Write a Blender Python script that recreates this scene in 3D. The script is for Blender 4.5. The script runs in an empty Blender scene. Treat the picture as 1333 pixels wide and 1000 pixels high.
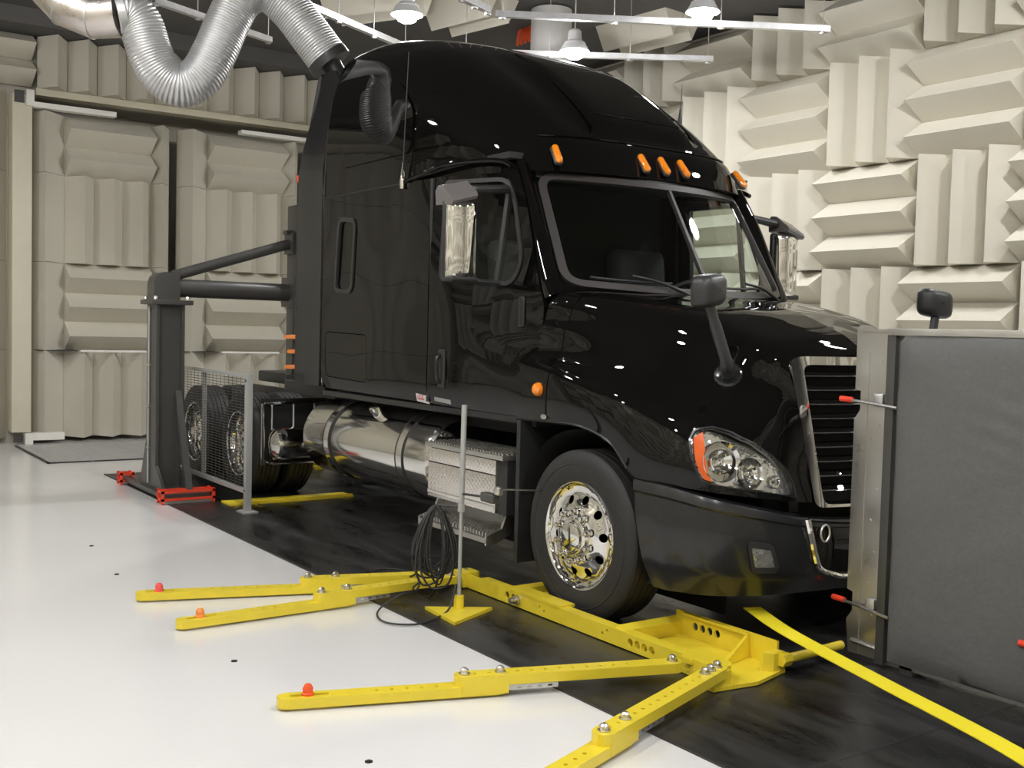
import bpy, bmesh, math, random
import numpy as np
from mathutils import Vector, Matrix, geometry

random.seed(7)
rng = np.random.default_rng(7)
SC = bpy.context.scene
COL = SC.collection

# ------------------------------------------------------------------ camera
CAM = np.array([4.9518, -5.0951, 1.6825])
YAW, PITCH, ROLL, FPX = 2.5367031, -0.0495213, 0.0254881, 1420.172
_f = np.array([math.cos(PITCH) * math.cos(YAW), math.cos(PITCH) * math.sin(YAW), math.sin(PITCH)])
_r = np.cross(_f, [0, 0, 1]); _r /= np.linalg.norm(_r)
_u = np.cross(_r, _f)
CR = math.cos(ROLL) * _r + math.sin(ROLL) * _u
CU = -math.sin(ROLL) * _r + math.cos(ROLL) * _u
CF = _f
cam_data = bpy.data.cameras.new('camera')
cam_data.sensor_fit = 'HORIZONTAL'
cam_data.sensor_width = 36.0
cam_data.lens = FPX / 1333.0 * 36.0
cam_data.clip_start = 0.05
cam_data.clip_end = 100
cam = bpy.data.objects.new('camera', cam_data)
COL.objects.link(cam)
M = Matrix.Identity(4)
for i in range(3):
    M[i][0] = CR[i]; M[i][1] = CU[i]; M[i][2] = -CF[i]; M[i][3] = CAM[i]
cam.matrix_world = M
SC.camera = cam

# ------------------------------------------------------------------ exposure, world
SC.view_settings.view_transform = 'Standard'
SC.view_settings.look = 'None'
SC.view_settings.gamma = 1.0
SC.view_settings.use_curve_mapping = False
SC.view_settings.exposure = 0.97
LAMP_STRENGTH = 230.0
world = bpy.data.worlds.new('world')
SC.world = world
world.use_nodes = True
world.node_tree.nodes['Background'].inputs[0].default_value = (0.02, 0.02, 0.02, 1)
world.node_tree.nodes['Background'].inputs[1].default_value = 0.0


def ray(x, y):
    return ((x - 666.5) / FPX) * CR - ((y - 500) / FPX) * CU + CF


def on(x, y, ax, val):
    """pixel of the photograph -> point on the plane axis=val"""
    d = ray(x, y)
    return CAM + (val - CAM[ax]) / d[ax] * d


def project(P):
    X = np.asarray(P, float) - CAM
    z = X @ CF
    return np.array([666.5 + FPX * (X @ CR) / z, 500 - FPX * (X @ CU) / z])


# ------------------------------------------------------------------ materials
MATS = {}


def mat(name, col, rough=0.5, metal=0.0, coat=0.0, bump=0.0, bscale=60.0, var=0.0, vscale=6.0,
        emit=None, estr=0.0, spec=0.5, rvar=0.0, coat_rough=0.03, stretch=None):
    m = bpy.data.materials.new(name)
    m.use_nodes = True
    nt = m.node_tree
    b = nt.nodes['Principled BSDF']
    b.inputs['Base Color'].default_value = (*col, 1)
    b.inputs['Roughness'].default_value = rough
    b.inputs['Metallic'].default_value = metal
    b.inputs['Coat Weight'].default_value = coat
    b.inputs['Coat Roughness'].default_value = coat_rough
    b.inputs['Specular IOR Level'].default_value = spec
    tc = nt.nodes.new('ShaderNodeTexCoord')
    src = tc.outputs['Object']
    if stretch:
        mp = nt.nodes.new('ShaderNodeMapping')
        mp.inputs['Scale'].default_value = stretch
        nt.links.new(src, mp.inputs[0])
        src = mp.outputs[0]
    if var > 0 or rvar > 0:
        n = nt.nodes.new('ShaderNodeTexNoise')
        n.inputs['Scale'].default_value = vscale
        n.inputs['Detail'].default_value = 5
        nt.links.new(src, n.inputs['Vector'])
        if var > 0:
            mx = nt.nodes.new('ShaderNodeMix')
            mx.data_type = 'RGBA'
            mx.inputs[6].default_value = (*[c * (1 - var) for c in col], 1)
            mx.inputs[7].default_value = (*[min(1, c * (1 + var)) for c in col], 1)
            nt.links.new(n.outputs['Fac'], mx.inputs[0])
            nt.links.new(mx.outputs[2], b.inputs['Base Color'])
        if rvar > 0:
            mr = nt.nodes.new('ShaderNodeMapRange')
            mr.inputs[1].default_value = 0.3
            mr.inputs[2].default_value = 0.7
            mr.inputs[3].default_value = max(0.0, rough - rvar)
            mr.inputs[4].default_value = min(1.0, rough + rvar)
            nt.links.new(n.outputs['Fac'], mr.inputs[0])
            nt.links.new(mr.outputs[0], b.inputs['Roughness'])
    if bump > 0:
        n2 = nt.nodes.new('ShaderNodeTexNoise')
        n2.inputs['Scale'].default_value = bscale
        n2.inputs['Detail'].default_value = 4
        nt.links.new(src, n2.inputs['Vector'])
        bp = nt.nodes.new('ShaderNodeBump')
        bp.inputs['Strength'].default_value = bump
        bp.inputs['Distance'].default_value = 0.01
        nt.links.new(n2.outputs['Fac'], bp.inputs['Height'])
        nt.links.new(bp.outputs[0], b.inputs['Normal'])
    if emit:
        b.inputs['Emission Color'].default_value = (*emit, 1)
        b.inputs['Emission Strength'].default_value = estr
    MATS[name] = m
    return m


def glass_mat(name, tint, amount):
    """thin pane: clear body with tint plus a fresnel reflection"""
    m = bpy.data.materials.new(name)
    m.use_nodes = True
    nt = m.node_tree
    nt.nodes.clear()
    out = nt.nodes.new('ShaderNodeOutputMaterial')
    tr = nt.nodes.new('ShaderNodeBsdfTransparent')
    tr.inputs[0].default_value = (*tint, 1)
    gl = nt.nodes.new('ShaderNodeBsdfGlossy')
    gl.inputs['Roughness'].default_value = 0.015
    fr = nt.nodes.new('ShaderNodeFresnel')
    geo = nt.nodes.new('ShaderNodeNewGeometry')          # same reflectance from either face of the sheet
    mi = nt.nodes.new('ShaderNodeMix')
    mi.inputs[2].default_value = amount
    mi.inputs[3].default_value = 1.0 / amount
    nt.links.new(geo.outputs['Backfacing'], mi.inputs[0])
    nt.links.new(mi.outputs[0], fr.inputs[0])
    mx = nt.nodes.new('ShaderNodeMixShader')
    nt.links.new(fr.outputs[0], mx.inputs[0])
    nt.links.new(tr.outputs[0], mx.inputs[1])
    nt.links.new(gl.outputs[0], mx.inputs[2])
    nt.links.new(mx.outputs[0], out.inputs[0])
    MATS[name] = m
    return m


mat('paint', (0.0030, 0.0028, 0.0026), 0.3, coat=0.8, coat_rough=0.012, spec=0.0)
mat('paint_satin', (0.013, 0.0135, 0.0145), 0.26, coat=0.25, coat_rough=0.06)
mat('black_plastic', (0.022, 0.022, 0.022), 0.42, bump=0.05, bscale=300)
mat('dark_matte', (0.010, 0.010, 0.010), 0.8)
mat('seam', (0.020, 0.019, 0.018), 0.62)  # rubber black, also on sheets that stand in for gap shadow
mat('gasket', (0.030, 0.025, 0.023), 0.5)
mat('gasket_dark', (0.014, 0.012, 0.011), 0.5)
mat('cap_grey', (0.13, 0.118, 0.115), 0.25)
mat('reflector', (0.93, 0.92, 0.90), 0.08, 0.90, bump=1.0, bscale=14)
mat('rubber', (0.020, 0.019, 0.018), 0.62, bump=0.12, bscale=90, var=0.25, vscale=14)
mat('chrome', (0.86, 0.85, 0.83), 0.04, 1.0)
mat('polished', (0.80, 0.79, 0.76), 0.10, 1.0, rvar=0.03, vscale=4)
mat('chrome_rippled', (0.86, 0.84, 0.80), 0.05, 1.0, bump=0.28, bscale=16)
mat('aluminium', (0.58, 0.57, 0.54), 0.34, 1.0, var=0.10, vscale=5, rvar=0.08)
mat('galvanised', (0.62, 0.62, 0.62), 0.38, 0.9, var=0.18, vscale=12)
mat('duct_metal', (0.62, 0.62, 0.62), 0.36, 0.75, var=0.10, vscale=9, rvar=0.06)
mat('elbow_metal', (0.72, 0.66, 0.62), 0.30, 1.0, var=0.12, vscale=7, rvar=0.08)
mat('duct_paint', (0.50, 0.49, 0.47), 0.55, var=0.06)
mat('foam', (0.630, 0.598, 0.510), 0.92, bump=0.10, bscale=120, var=0.035, vscale=2.5, spec=0.2)
mat('wall_back', (0.46, 0.43, 0.36), 0.9, var=0.05)
mat('door_frame', (0.62, 0.58, 0.45), 0.6, var=0.04)
mat('white_trim', (0.80, 0.78, 0.72), 0.5)
mat('ceiling', (0.10, 0.095, 0.09), 0.9, var=0.15, vscale=1.5)
mat('floor_white', (0.76, 0.752, 0.735), 0.22, bump=0.015, bscale=14, var=0.03, vscale=0.9, coat=0.25, coat_rough=0.12)
mat('yellow', (0.78, 0.61, 0.035), 0.38, var=0.08, vscale=9, coat=0.2, coat_rough=0.2)
mat('yellow_strap', (0.86, 0.72, 0.02), 0.6, bump=0.1, bscale=200, var=0.04)
mat('hole', (0.006, 0.005, 0.004), 0.9)
mat('steel_grey', (0.055, 0.053, 0.048), 0.40, var=0.12, vscale=5, coat=0.15, coat_rough=0.3)
mat('pole_grey', (0.42, 0.42, 0.40), 0.45, 0.3, var=0.06)
mat('bolt', (0.60, 0.58, 0.55), 0.28, 0.95)
mat('orange', (0.85, 0.10, 0.02), 0.45)
mat('orange_red', (0.80, 0.055, 0.02), 0.5)
mat('pink_red', (0.85, 0.10, 0.09), 0.45)
mat('orange_light', (0.90, 0.28, 0.06), 0.45)
mat('amber', (0.90, 0.26, 0.006), 0.10, coat=1.0, bump=1.0, bscale=55)
mat('amber_flat', (0.88, 0.13, 0.006), 0.2, coat=0.8, bump=0.2, bscale=40)
mat('fabric', (0.122, 0.123, 0.118), 0.88, bump=0.55, bscale=9, var=0.14, vscale=55, spec=0.25)
mat('dash', (0.030, 0.042, 0.042), 0.6)
mat('interior', (0.020, 0.019, 0.018), 0.8)
mat('seat_cloth', (0.035, 0.034, 0.034), 0.9)
mat('decal_white', (0.62, 0.60, 0.58), 0.5)
mat('decal_red', (0.45, 0.06, 0.06), 0.5)
mat('decal_grey', (0.28, 0.28, 0.27), 0.5)
mat('cable', (0.028, 0.027, 0.026), 0.5)
mat('lamp_house', (0.75, 0.75, 0.75), 0.5)
mat('grate', (0.62, 0.62, 0.60), 0.42, 0.5, var=0.1)
mat('grate_dark', (0.24, 0.24, 0.235), 0.8)
mat('lamp_lens', (0.9, 0.9, 0.9), 0.4, emit=(0.985, 0.98, 0.985), estr=LAMP_STRENGTH)
glass_mat('glass', (0.78, 0.84, 0.80), 1.45)
glass_mat('glass_dark', (0.10, 0.11, 0.11), 1.5)
glass_mat('lens_clear', (0.93, 0.94, 0.94), 1.45)

# black floor covering: scuffed, half-glossy
m = mat('mat_black', (0.014, 0.014, 0.0145), 0.34, bump=0.05, bscale=30)
nt = m.node_tree
b = nt.nodes['Principled BSDF']
tc = nt.nodes.new('ShaderNodeTexCoord')
mp = nt.nodes.new('ShaderNodeMapping'); mp.inputs['Scale'].default_value = (0.5, 2.2, 1)
mp.inputs['Rotation'].default_value = (0, 0, 0.35)
nz = nt.nodes.new('ShaderNodeTexNoise'); nz.inputs['Scale'].default_value = 2.2; nz.inputs['Detail'].default_value = 8
nz.inputs['Roughness'].default_value = 0.68
rp = nt.nodes.new('ShaderNodeValToRGB')
rp.color_ramp.elements[0].position = 0.40; rp.color_ramp.elements[0].color = (0.009, 0.009, 0.009, 1)
rp.color_ramp.elements[1].position = 0.80; rp.color_ramp.elements[1].color = (0.060, 0.059, 0.058, 1)
mr = nt.nodes.new('ShaderNodeMapRange'); mr.inputs[1].default_value = 0.35; mr.inputs[2].default_value = 0.7
mr.inputs[3].default_value = 0.24; mr.inputs[4].default_value = 0.50
nt.links.new(tc.outputs['Object'], mp.inputs[0]); nt.links.new(mp.outputs[0], nz.inputs['Vector'])
nt.links.new(nz.outputs['Fac'], rp.inputs[0]); nt.links.new(rp.outputs[0], b.inputs['Base Color'])
nt.links.new(nz.outputs['Fac'], mr.inputs[0]); nt.links.new(mr.outputs[0], b.inputs['Roughness'])

# tread plate: raised lozenges as fine relief
m = mat('tread_plate', (0.92, 0.88, 0.84), 0.24, 1.0)
nt = m.node_tree
b = nt.nodes['Principled BSDF']
tc = nt.nodes.new('ShaderNodeTexCoord')
mp = nt.nodes.new('ShaderNodeMapping'); mp.inputs['Rotation'].default_value = (0.6, 0.7, 0.78)
mp.inputs['Scale'].default_value = (38, 38, 38)
vo = nt.nodes.new('ShaderNodeTexVoronoi'); vo.inputs['Scale'].default_value = 1.0
vo.inputs['Randomness'].default_value = 0.0
bp = nt.nodes.new('ShaderNodeBump'); bp.inputs['Strength'].default_value = 0.28; bp.inputs['Distance'].default_value = 0.006
nt.links.new(tc.outputs['Object'], mp.inputs[0]); nt.links.new(mp.outputs[0], vo.inputs['Vector'])
nt.links.new(vo.outputs['Distance'], bp.inputs['Height']); nt.links.new(bp.outputs[0], b.inputs['Normal'])


# ------------------------------------------------------------------ mesh helpers
class MB:
    """collects vertices and faces of ONE mesh object"""
    def __init__(self):
        self.v = []; self.f = []

    def add(self, vs, fs):
        o = len(self.v)
        self.v += [tuple(float(c) for c in p) for p in vs]
        self.f += [tuple(i + o for i in f) for f in fs]
        return self

    def box(self, lo, hi, mtx=None, bev=0.0):
        x0, y0, z0 = lo; x1, y1, z1 = hi
        if bev <= 0:
            vs = [(x0, y0, z0), (x1, y0, z0), (x1, y1, z0), (x0, y1, z0), (x0, y0, z1), (x1, y0, z1), (x1, y1, z1), (x0, y1, z1)]
            fs = [(3, 2, 1, 0), (4, 5, 6, 7), (0, 1, 5, 4), (1, 2, 6, 5), (2, 3, 7, 6), (3, 0, 4, 7)]
        else:
            bm = bmesh.new()
            bmesh.ops.create_cube(bm, size=1)
            for vv in bm.verts:
                vv.co = Vector(((x0 + x1) / 2 + vv.co.x * (x1 - x0), (y0 + y1) / 2 + vv.co.y * (y1 - y0), (z0 + z1) / 2 + vv.co.z * (z1 - z0)))
            bmesh.ops.bevel(bm, geom=bm.edges[:], offset=bev, segments=2, affect='EDGES', profile=0.7)
            bm.verts.index_update()
            vs = [tuple(vv.co) for vv in bm.verts]; fs = [tuple(x.index for x in ff.verts) for ff in bm.faces]
            bm.free()
        if mtx is not None:
            vs = [tuple(mtx @ Vector(p)) for p in vs]
        return self.add(vs, fs)

    def rbox(self, c, size, rad, seg=4, mtx=None):
        """rounded box"""
        bm = bmesh.new()
        bmesh.ops.create_cube(bm, size=1)
        for vv in bm.verts:
            vv.co = Vector((vv.co.x * size[0], vv.co.y * size[1], vv.co.z * size[2]))
        bmesh.ops.bevel(bm, geom=bm.edges[:], offset=rad, segments=seg, affect='EDGES', profile=0.5, clamp_overlap=True)
        bm.verts.index_update()
        T = Matrix.Translation(Vector(c)) @ (mtx if mtx is not None else Matrix.Identity(4))
        vs = [tuple(T @ vv.co) for vv in bm.verts]; fs = [tuple(x.index for x in ff.verts) for ff in bm.faces]
        bm.free()
        return self.add(vs, fs)

    def tube(self, path, r, n=10, cap=True, closed=False, flat=None):
        P = [np.array(p, float) for p in path]
        m_ = len(P)
        rr = r if hasattr(r, '__len__') else [r] * m_
        T = []
        for i in range(m_):
            a = P[(i - 1) % m_] if (closed or i > 0) else P[0]
            c = P[(i + 1) % m_] if (closed or i < m_ - 1) else P[-1]
            t = c - a
            T.append(t / (np.linalg.norm(t) + 1e-12))
        up = np.array([0, 0, 1.0]) if abs(T[0][2]) < 0.9 else np.array([1.0, 0, 0])
        nrm = np.cross(T[0], up); nrm /= np.linalg.norm(nrm)
        vs = []
        for i in range(m_):
            nrm = nrm - T[i] * (nrm @ T[i]); nrm /= np.linalg.norm(nrm)
            bn = np.cross(T[i], nrm)
            for k in range(n):
                a = 2 * math.pi * k / n
                ca, sa = math.cos(a), math.sin(a)
                if flat:
                    sa *= flat
                vs.append(P[i] + rr[i] * (ca * nrm + sa * bn))
        fs = []
        for i in range(m_ if closed else m_ - 1):
            j = (i + 1) % m_
            for k in range(n):
                fs.append((i * n + k, i * n + (k + 1) % n, j * n + (k + 1) % n, j * n + k))
        if cap and not closed:
            fs.append(tuple(range(n))[::-1]); fs.append(tuple((m_ - 1) * n + k for k in range(n)))
        return self.add(vs, fs)

    def cyl(self, p0, p1, r, n=16, r1=None):
        return self.tube([p0, p1], [r, r if r1 is None else r1], n)

    def lathe(self, prof, n=32, mtx=None, closed=False, cap=True):
        """profile [(r, h)] turned about local z"""
        vs = []
        for r, h in prof:
            for k in range(n):
                a = 2 * math.pi * k / n
                vs.append((r * math.cos(a), r * math.sin(a), h))
        fs = []
        m_ = len(prof)
        for i in range(m_ if closed else m_ - 1):
            j = (i + 1) % m_
            for k in range(n):
                fs.append((i * n + k, i * n + (k + 1) % n, j * n + (k + 1) % n, j * n + k))
        if not closed and cap:
            if prof[0][0] > 1e-6: fs.append(tuple(range(n))[::-1])
            if prof[-1][0] > 1e-6: fs.append(tuple((m_ - 1) * n + k for k in range(n)))
        if mtx is not None:
            vs = [tuple(mtx @ Vector(p)) for p in vs]
        return self.add(vs, fs)

    def grid(self, G, flip=False):
        """G[i][j] = point"""
        a, b_ = len(G), len(G[0])
        vs = [p for row in G for p in row]
        fs = []
        for i in range(a - 1):
            for j in range(b_ - 1):
                q = (i * b_ + j, i * b_ + j + 1, (i + 1) * b_ + j + 1, (i + 1) * b_ + j)
                fs.append(q[::-1] if flip else q)
        return self.add(vs, fs)

    def prism(self, poly, fmap, d0, d1):
        """flat polygon (u,v) extruded from depth d0 to d1"""
        n = len(poly)
        vs = [fmap(u, v, d0) for u, v in poly] + [fmap(u, v, d1) for u, v in poly]
        fs = [tuple(range(n)), tuple(range(2 * n - 1, n - 1, -1))]
        for k in range(n):
            fs.append((k, n + k, n + (k + 1) % n, (k + 1) % n))
        return self.add(vs, fs)

    def build(self, name, material, parent=None, smooth=True, angle=35, fixn=True):
        me = bpy.data.meshes.new(name)
        me.from_pydata(self.v, [], self.f)
        if fixn:
            bm = bmesh.new(); bm.from_mesh(me)
            bmesh.ops.remove_doubles(bm, verts=bm.verts, dist=1e-6)
            bmesh.ops.recalc_face_normals(bm, faces=bm.faces)
            bm.to_mesh(me); bm.free()
        me.materials.append(MATS[material])
        if smooth:
            me.polygons.foreach_set('use_smooth', [True] * len(me.polygons))
            me.set_sharp_from_angle(angle=math.radians(angle))
        return link(name, me, parent)


def link(name, me, parent=None):
    o = bpy.data.objects.new(name, me)
    COL.objects.link(o)
    if parent is not None:
        o.parent = parent
        if parent.type == 'EMPTY' or True:
            o.matrix_parent_inverse = parent.matrix_world.inverted() if parent.parent is None else Matrix.Identity(4)
    return o


def tag(o, label=None, cat=None, group=None, kind=None):
    if label: o['label'] = label
    if cat: o['category'] = cat
    if group: o['group'] = group
    if kind: o['kind'] = kind
    return o


def thing(name, label, cat, loc=(0, 0, 0), group=None):
    o = bpy.data.objects.new(name, None)
    COL.objects.link(o)
    o.location = loc
    o.empty_display_size = 0.1
    o.matrix_world = Matrix.Translation(Vector(loc))
    return tag(o, label, cat, group)


def zrot(a): return Matrix.Rotation(a, 4, 'Z')


def frame_to(p0, p1):
    """matrix whose local z runs from p0 to p1, origin at p0"""
    d = Vector(p1) - Vector(p0)
    q = d.to_track_quat('Z', 'Y')
    return Matrix.Translation(Vector(p0)) @ q.to_matrix().to_4x4()


def pchip(xs, ys):
    xs = np.array(xs, float); ys = np.array(ys, float)
    h = np.diff(xs); d = np.diff(ys) / h
    mm = np.zeros(len(xs))
    mm[0], mm[-1] = d[0], d[-1]
    for i in range(1, len(xs) - 1):
        if d[i - 1] * d[i] > 0:
            w1, w2 = 2 * h[i] + h[i - 1], h[i] + 2 * h[i - 1]
            mm[i] = (w1 + w2) / (w1 / d[i - 1] + w2 / d[i])

    def fn(x):
        x = min(max(x, xs[0]), xs[-1])
        i = min(max(int(np.searchsorted(xs, x)) - 1, 0), len(xs) - 2)
        t = (x - xs[i]) / h[i]
        return float((2 * t**3 - 3 * t**2 + 1) * ys[i] + (t**3 - 2 * t**2 + t) * h[i] * mm[i] + (-2 * t**3 + 3 * t**2) * ys[i + 1] + (t**3 - t**2) * h[i] * mm[i + 1])
    return fn


def smooth01(a, b_, x):
    t = min(1, max(0, (x - a) / (b_ - a)))
    return t * t * (3 - 2 * t)


def roundpoly(pts, r, n=5):
    """closed polygon with rounded corners; r scalar or per-corner list"""
    out = []
    m_ = len(pts)
    for i in range(m_):
        p = np.array(pts[i], float); a = np.array(pts[i - 1], float); c = np.array(pts[(i + 1) % m_], float)
        rr = r[i] if hasattr(r, '__len__') else r
        if rr <= 0:
            out.append(tuple(p)); continue
        da = a - p; dc = c - p
        la, lc = np.linalg.norm(da), np.linalg.norm(dc)
        ra = min(rr, la * 0.48); rc = min(rr, lc * 0.48)
        p0 = p + da / la * ra; p1 = p + dc / lc * rc
        for k in range(n + 1):
            t = k / n
            out.append(tuple((1 - t) ** 2 * p0 + 2 * t * (1 - t) * p + t * t * p1))
    return out


def rrect(u0, v0, u1, v1, r, n=5):
    return roundpoly([(u0, v0), (u1, v0), (u1, v1), (u0, v1)], r, n)


def inset(poly, d):
    """offset of a closed polygon towards its inside"""
    P = [np.array(p, float) for p in poly]
    # drop duplicates
    Q = [P[0]]
    for p in P[1:]:
        if np.linalg.norm(p - Q[-1]) > 1e-5: Q.append(p)
    if np.linalg.norm(Q[0] - Q[-1]) < 1e-5: Q.pop()
    area = sum(Q[i][0] * Q[(i + 1) % len(Q)][1] - Q[(i + 1) % len(Q)][0] * Q[i][1] for i in range(len(Q)))
    s = 1 if area > 0 else -1
    out = []
    for i in range(len(Q)):
        a, p, c = Q[i - 1], Q[i], Q[(i + 1) % len(Q)]
        t1 = (p - a) / np.linalg.norm(p - a); t2 = (c - p) / np.linalg.norm(c - p)
        n1 = s * np.array([-t1[1], t1[0]]); n2 = s * np.array([-t2[1], t2[0]])
        n_ = n1 + n2
        n_ /= max(0.3, n_ @ n1)
        out.append(tuple(p + n_ * d))
    return out


def densify(poly, step):
    out = []
    for i in range(len(poly)):
        a = np.array(poly[i], float); c = np.array(poly[(i + 1) % len(poly)], float)
        n = max(1, int(math.ceil(np.linalg.norm(c - a) / step)))
        for k in range(n):
            out.append(tuple(a + (c - a) * k / n))
    return out


def inside(poly, x, y):
    c = False
    j = len(poly) - 1
    for i in range(len(poly)):
        xi, yi = poly[i]; xj, yj = poly[j]
        if (yi > y) != (yj > y) and x < (xj - xi) * (y - yi) / (yj - yi) + xi: c = not c
        j = i
    return c


def panel(mb, outline, holes, fmap, step, d0, d1):
    """curved sheet with holes: (u,v) outline mapped by fmap(u,v,depth); d0 outer face, d1 inner face"""
    loops = [densify(outline, step)] + [densify(h, step) for h in holes]
    V = []; E_ = []
    for L_ in loops:
        o = len(V)
        V += [Vector(p) for p in L_]
        E_ += [(o + i, o + (i + 1) % len(L_)) for i in range(len(L_))]
    us = [p[0] for p in loops[0]]; vs = [p[1] for p in loops[0]]
    allb = np.array([tuple(p) for p in V])
    u = min(us) + step * 0.5
    while u < max(us):
        v = min(vs) + step * 0.5
        while v < max(vs):
            if inside(loops[0], u, v) and not any(inside(h, u, v) for h in loops[1:]):
                if np.min(np.abs(allb - (u, v)).sum(1)) > step * 0.6: V.append(Vector((u, v)))
            v += step
        u += step
    r = geometry.delaunay_2d_cdt(V, E_, [], 4, 1e-7)
    vv, ff = r[0], r[2]
    faces = []
    for f in ff:
        c = sum((vv[i] for i in f), Vector((0, 0))) / len(f)
        if inside(loops[0], c.x, c.y) and not any(inside(h, c.x, c.y) for h in loops[1:]):
            faces.append(tuple(f))
    n = len(vv)
    pts = [fmap(p.x, p.y, d0) for p in vv]
    fs = list(faces)
    if d1 is not None:
        pts += [fmap(p.x, p.y, d1) for p in vv]
        cnt = {}
        for f in faces:
            for k in range(len(f)):
                e = (f[k], f[(k + 1) % len(f)])
                cnt[tuple(sorted(e))] = cnt.get(tuple(sorted(e)), 0) + 1
        fs += [tuple(i + n for i in f[::-1]) for f in faces]
        for f in faces:
            for k in range(len(f)):
                a, c = f[k], f[(k + 1) % len(f)]
                if cnt[tuple(sorted((a, c)))] == 1:
                    fs.append((c, a, a + n, c + n))
    mb.add(pts, fs)
    return mb


def catmull(P, t):
    n = len(P)
    i = min(max(int(math.floor(t)), 0), n - 2)
    s = t - i
    p1, p2 = P[i], P[i + 1]
    p0 = P[i - 1] if i > 0 else 2 * p1 - p2
    p3 = P[i + 2] if i + 2 < n else 2 * p2 - p1
    return 0.5 * ((2 * p1) + (p2 - p0) * s + (2 * p0 - 5 * p1 + 4 * p2 - p3) * s * s + (3 * p1 - p0 - 3 * p2 + p3) * s**3)


def spline(pts, n):
    P = [np.array(p, float) for p in pts]
    return [catmull(P, t) for t in np.linspace(0, len(P) - 1, n)]


def solve_uv(S, x, y, u0, v0):
    """(u,v) whose surface point S(u,v) shows at pixel (x,y)"""
    q = np.array([u0, v0], float)
    for _ in range(40):
        r = project(S(*q)) - (x, y)
        J = np.stack([(project(S(q[0] + 1e-4, q[1])) - (x, y) - r) / 1e-4, (project(S(q[0], q[1] + 1e-4)) - (x, y) - r) / 1e-4], 1)
        try:
            dq = np.linalg.solve(J, r)
        except np.linalg.LinAlgError:
            break
        q = q - np.clip(dq, -0.4, 0.4)
    return q
# =================================================================== ROOM
XL, YR, YN, XF, ZC = -10.93, 5.25, -8.6, 9.2, 5.62      # wall base planes and ceiling
WD = 0.33                                               # wedge depth

floor = MB().box((XL - 1.0, YN - 0.3, -0.1), (XF + 0.3, YR + 0.3, 0)).build('floor', 'floor_white', smooth=False)
tag(floor, 'glossy white epoxy floor of the test chamber', kind='structure')
ceiling = MB().box((XL - 0.3, YN - 0.3, ZC), (XF + 0.3, YR + 0.3, ZC + 0.15)).build('ceiling', 'ceiling', smooth=False)
tag(ceiling, 'dark ceiling above the hanging rails', kind='structure')
wl_ = MB().box((XL - 0.9, YN - 0.3, 0), (XL, -2.13, ZC)).box((XL - 0.9, 3.95, 0), (XL, YR + 0.3, ZC))      # both sides of the doorway
wl_.box((XL - 0.9, -2.13, 4.63), (XL, 3.95, ZC)).box((XL - 0.9, -2.13, 0), (XL - 0.7, 3.95, 4.63))             # over it, and the back of the deep doorway
wall_left = wl_.build('wall_left', 'wall_back', smooth=False)
tag(wall_left, 'end wall with wedge-covered doors', kind='structure')
wall_right = MB().box((XL, YR, 0), (XF, YR + 0.2, ZC)).build('wall_right', 'wall_back', smooth=False)
tag(wall_right, 'side wall covered in cream acoustic wedges', kind='structure')
wall_near = MB().box((XL, YN - 0.2, 0), (XF, YN, ZC)).build('wall_near', 'wall_back', smooth=False)
tag(wall_near, 'side wall on the open floor side, cream wedges', kind='structure')
wall_front = MB().box((XF, YN, 0), (XF + 0.2, YR, ZC)).build('wall_front', 'wall_back', smooth=False)
tag(wall_front, 'end wall ahead of the truck, cream wedges', kind='structure')

_wm = {}


def wedge_mesh(L, W, off=0.0, D=WD, material='foam'):
    """prism: base L x W on local z=0, ridge along local x at height D"""
    k = (round(L, 3), round(W, 3), round(off, 3), D, material)
    if k not in _wm:
        h, w = L / 2 - 0.003, W / 2 - 0.002
        vs = [(-h, -w, 0), (h, -w, 0), (h, w, 0), (-h, w, 0), (-h, off, D), (h, off, D)]
        fs = [(3, 2, 1, 0), (0, 1, 5, 4), (2, 3, 4, 5), (1, 2, 5), (3, 0, 4)]
        me = bpy.data.meshes.new('acoustic_wedge')
        me.from_pydata(vs, [], fs)
        me.materials.append(MATS[material])
        _wm[k] = (me, vs, fs)
    return _wm[k]


def wedge_matrix(c, along, out):
    a = Vector(along); o = Vector(out); s = o.cross(a)
    m_ = Matrix.Identity(4)
    for i in range(3):
        m_[i][0] = a[i]; m_[i][1] = s[i]; m_[i][2] = o[i]; m_[i][3] = c[i]
    return m_


def wedge(parent, c, along, out, L, W, off=0.0, bulk=None, D=WD, material='foam', name='acoustic_wedge'):
    me, vs, fs = wedge_mesh(L, W, off, D, material)
    j = random.uniform(-0.006, 0.004)
    c = Vector(c) + Vector(out) * j
    m_ = wedge_matrix(c, along, out)
    if bulk is not None:
        bulk.add([tuple(m_ @ Vector(p)) for p in vs], fs)
        return
    o = link(name, me, parent)
    o.matrix_local = m_
    return o


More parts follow.
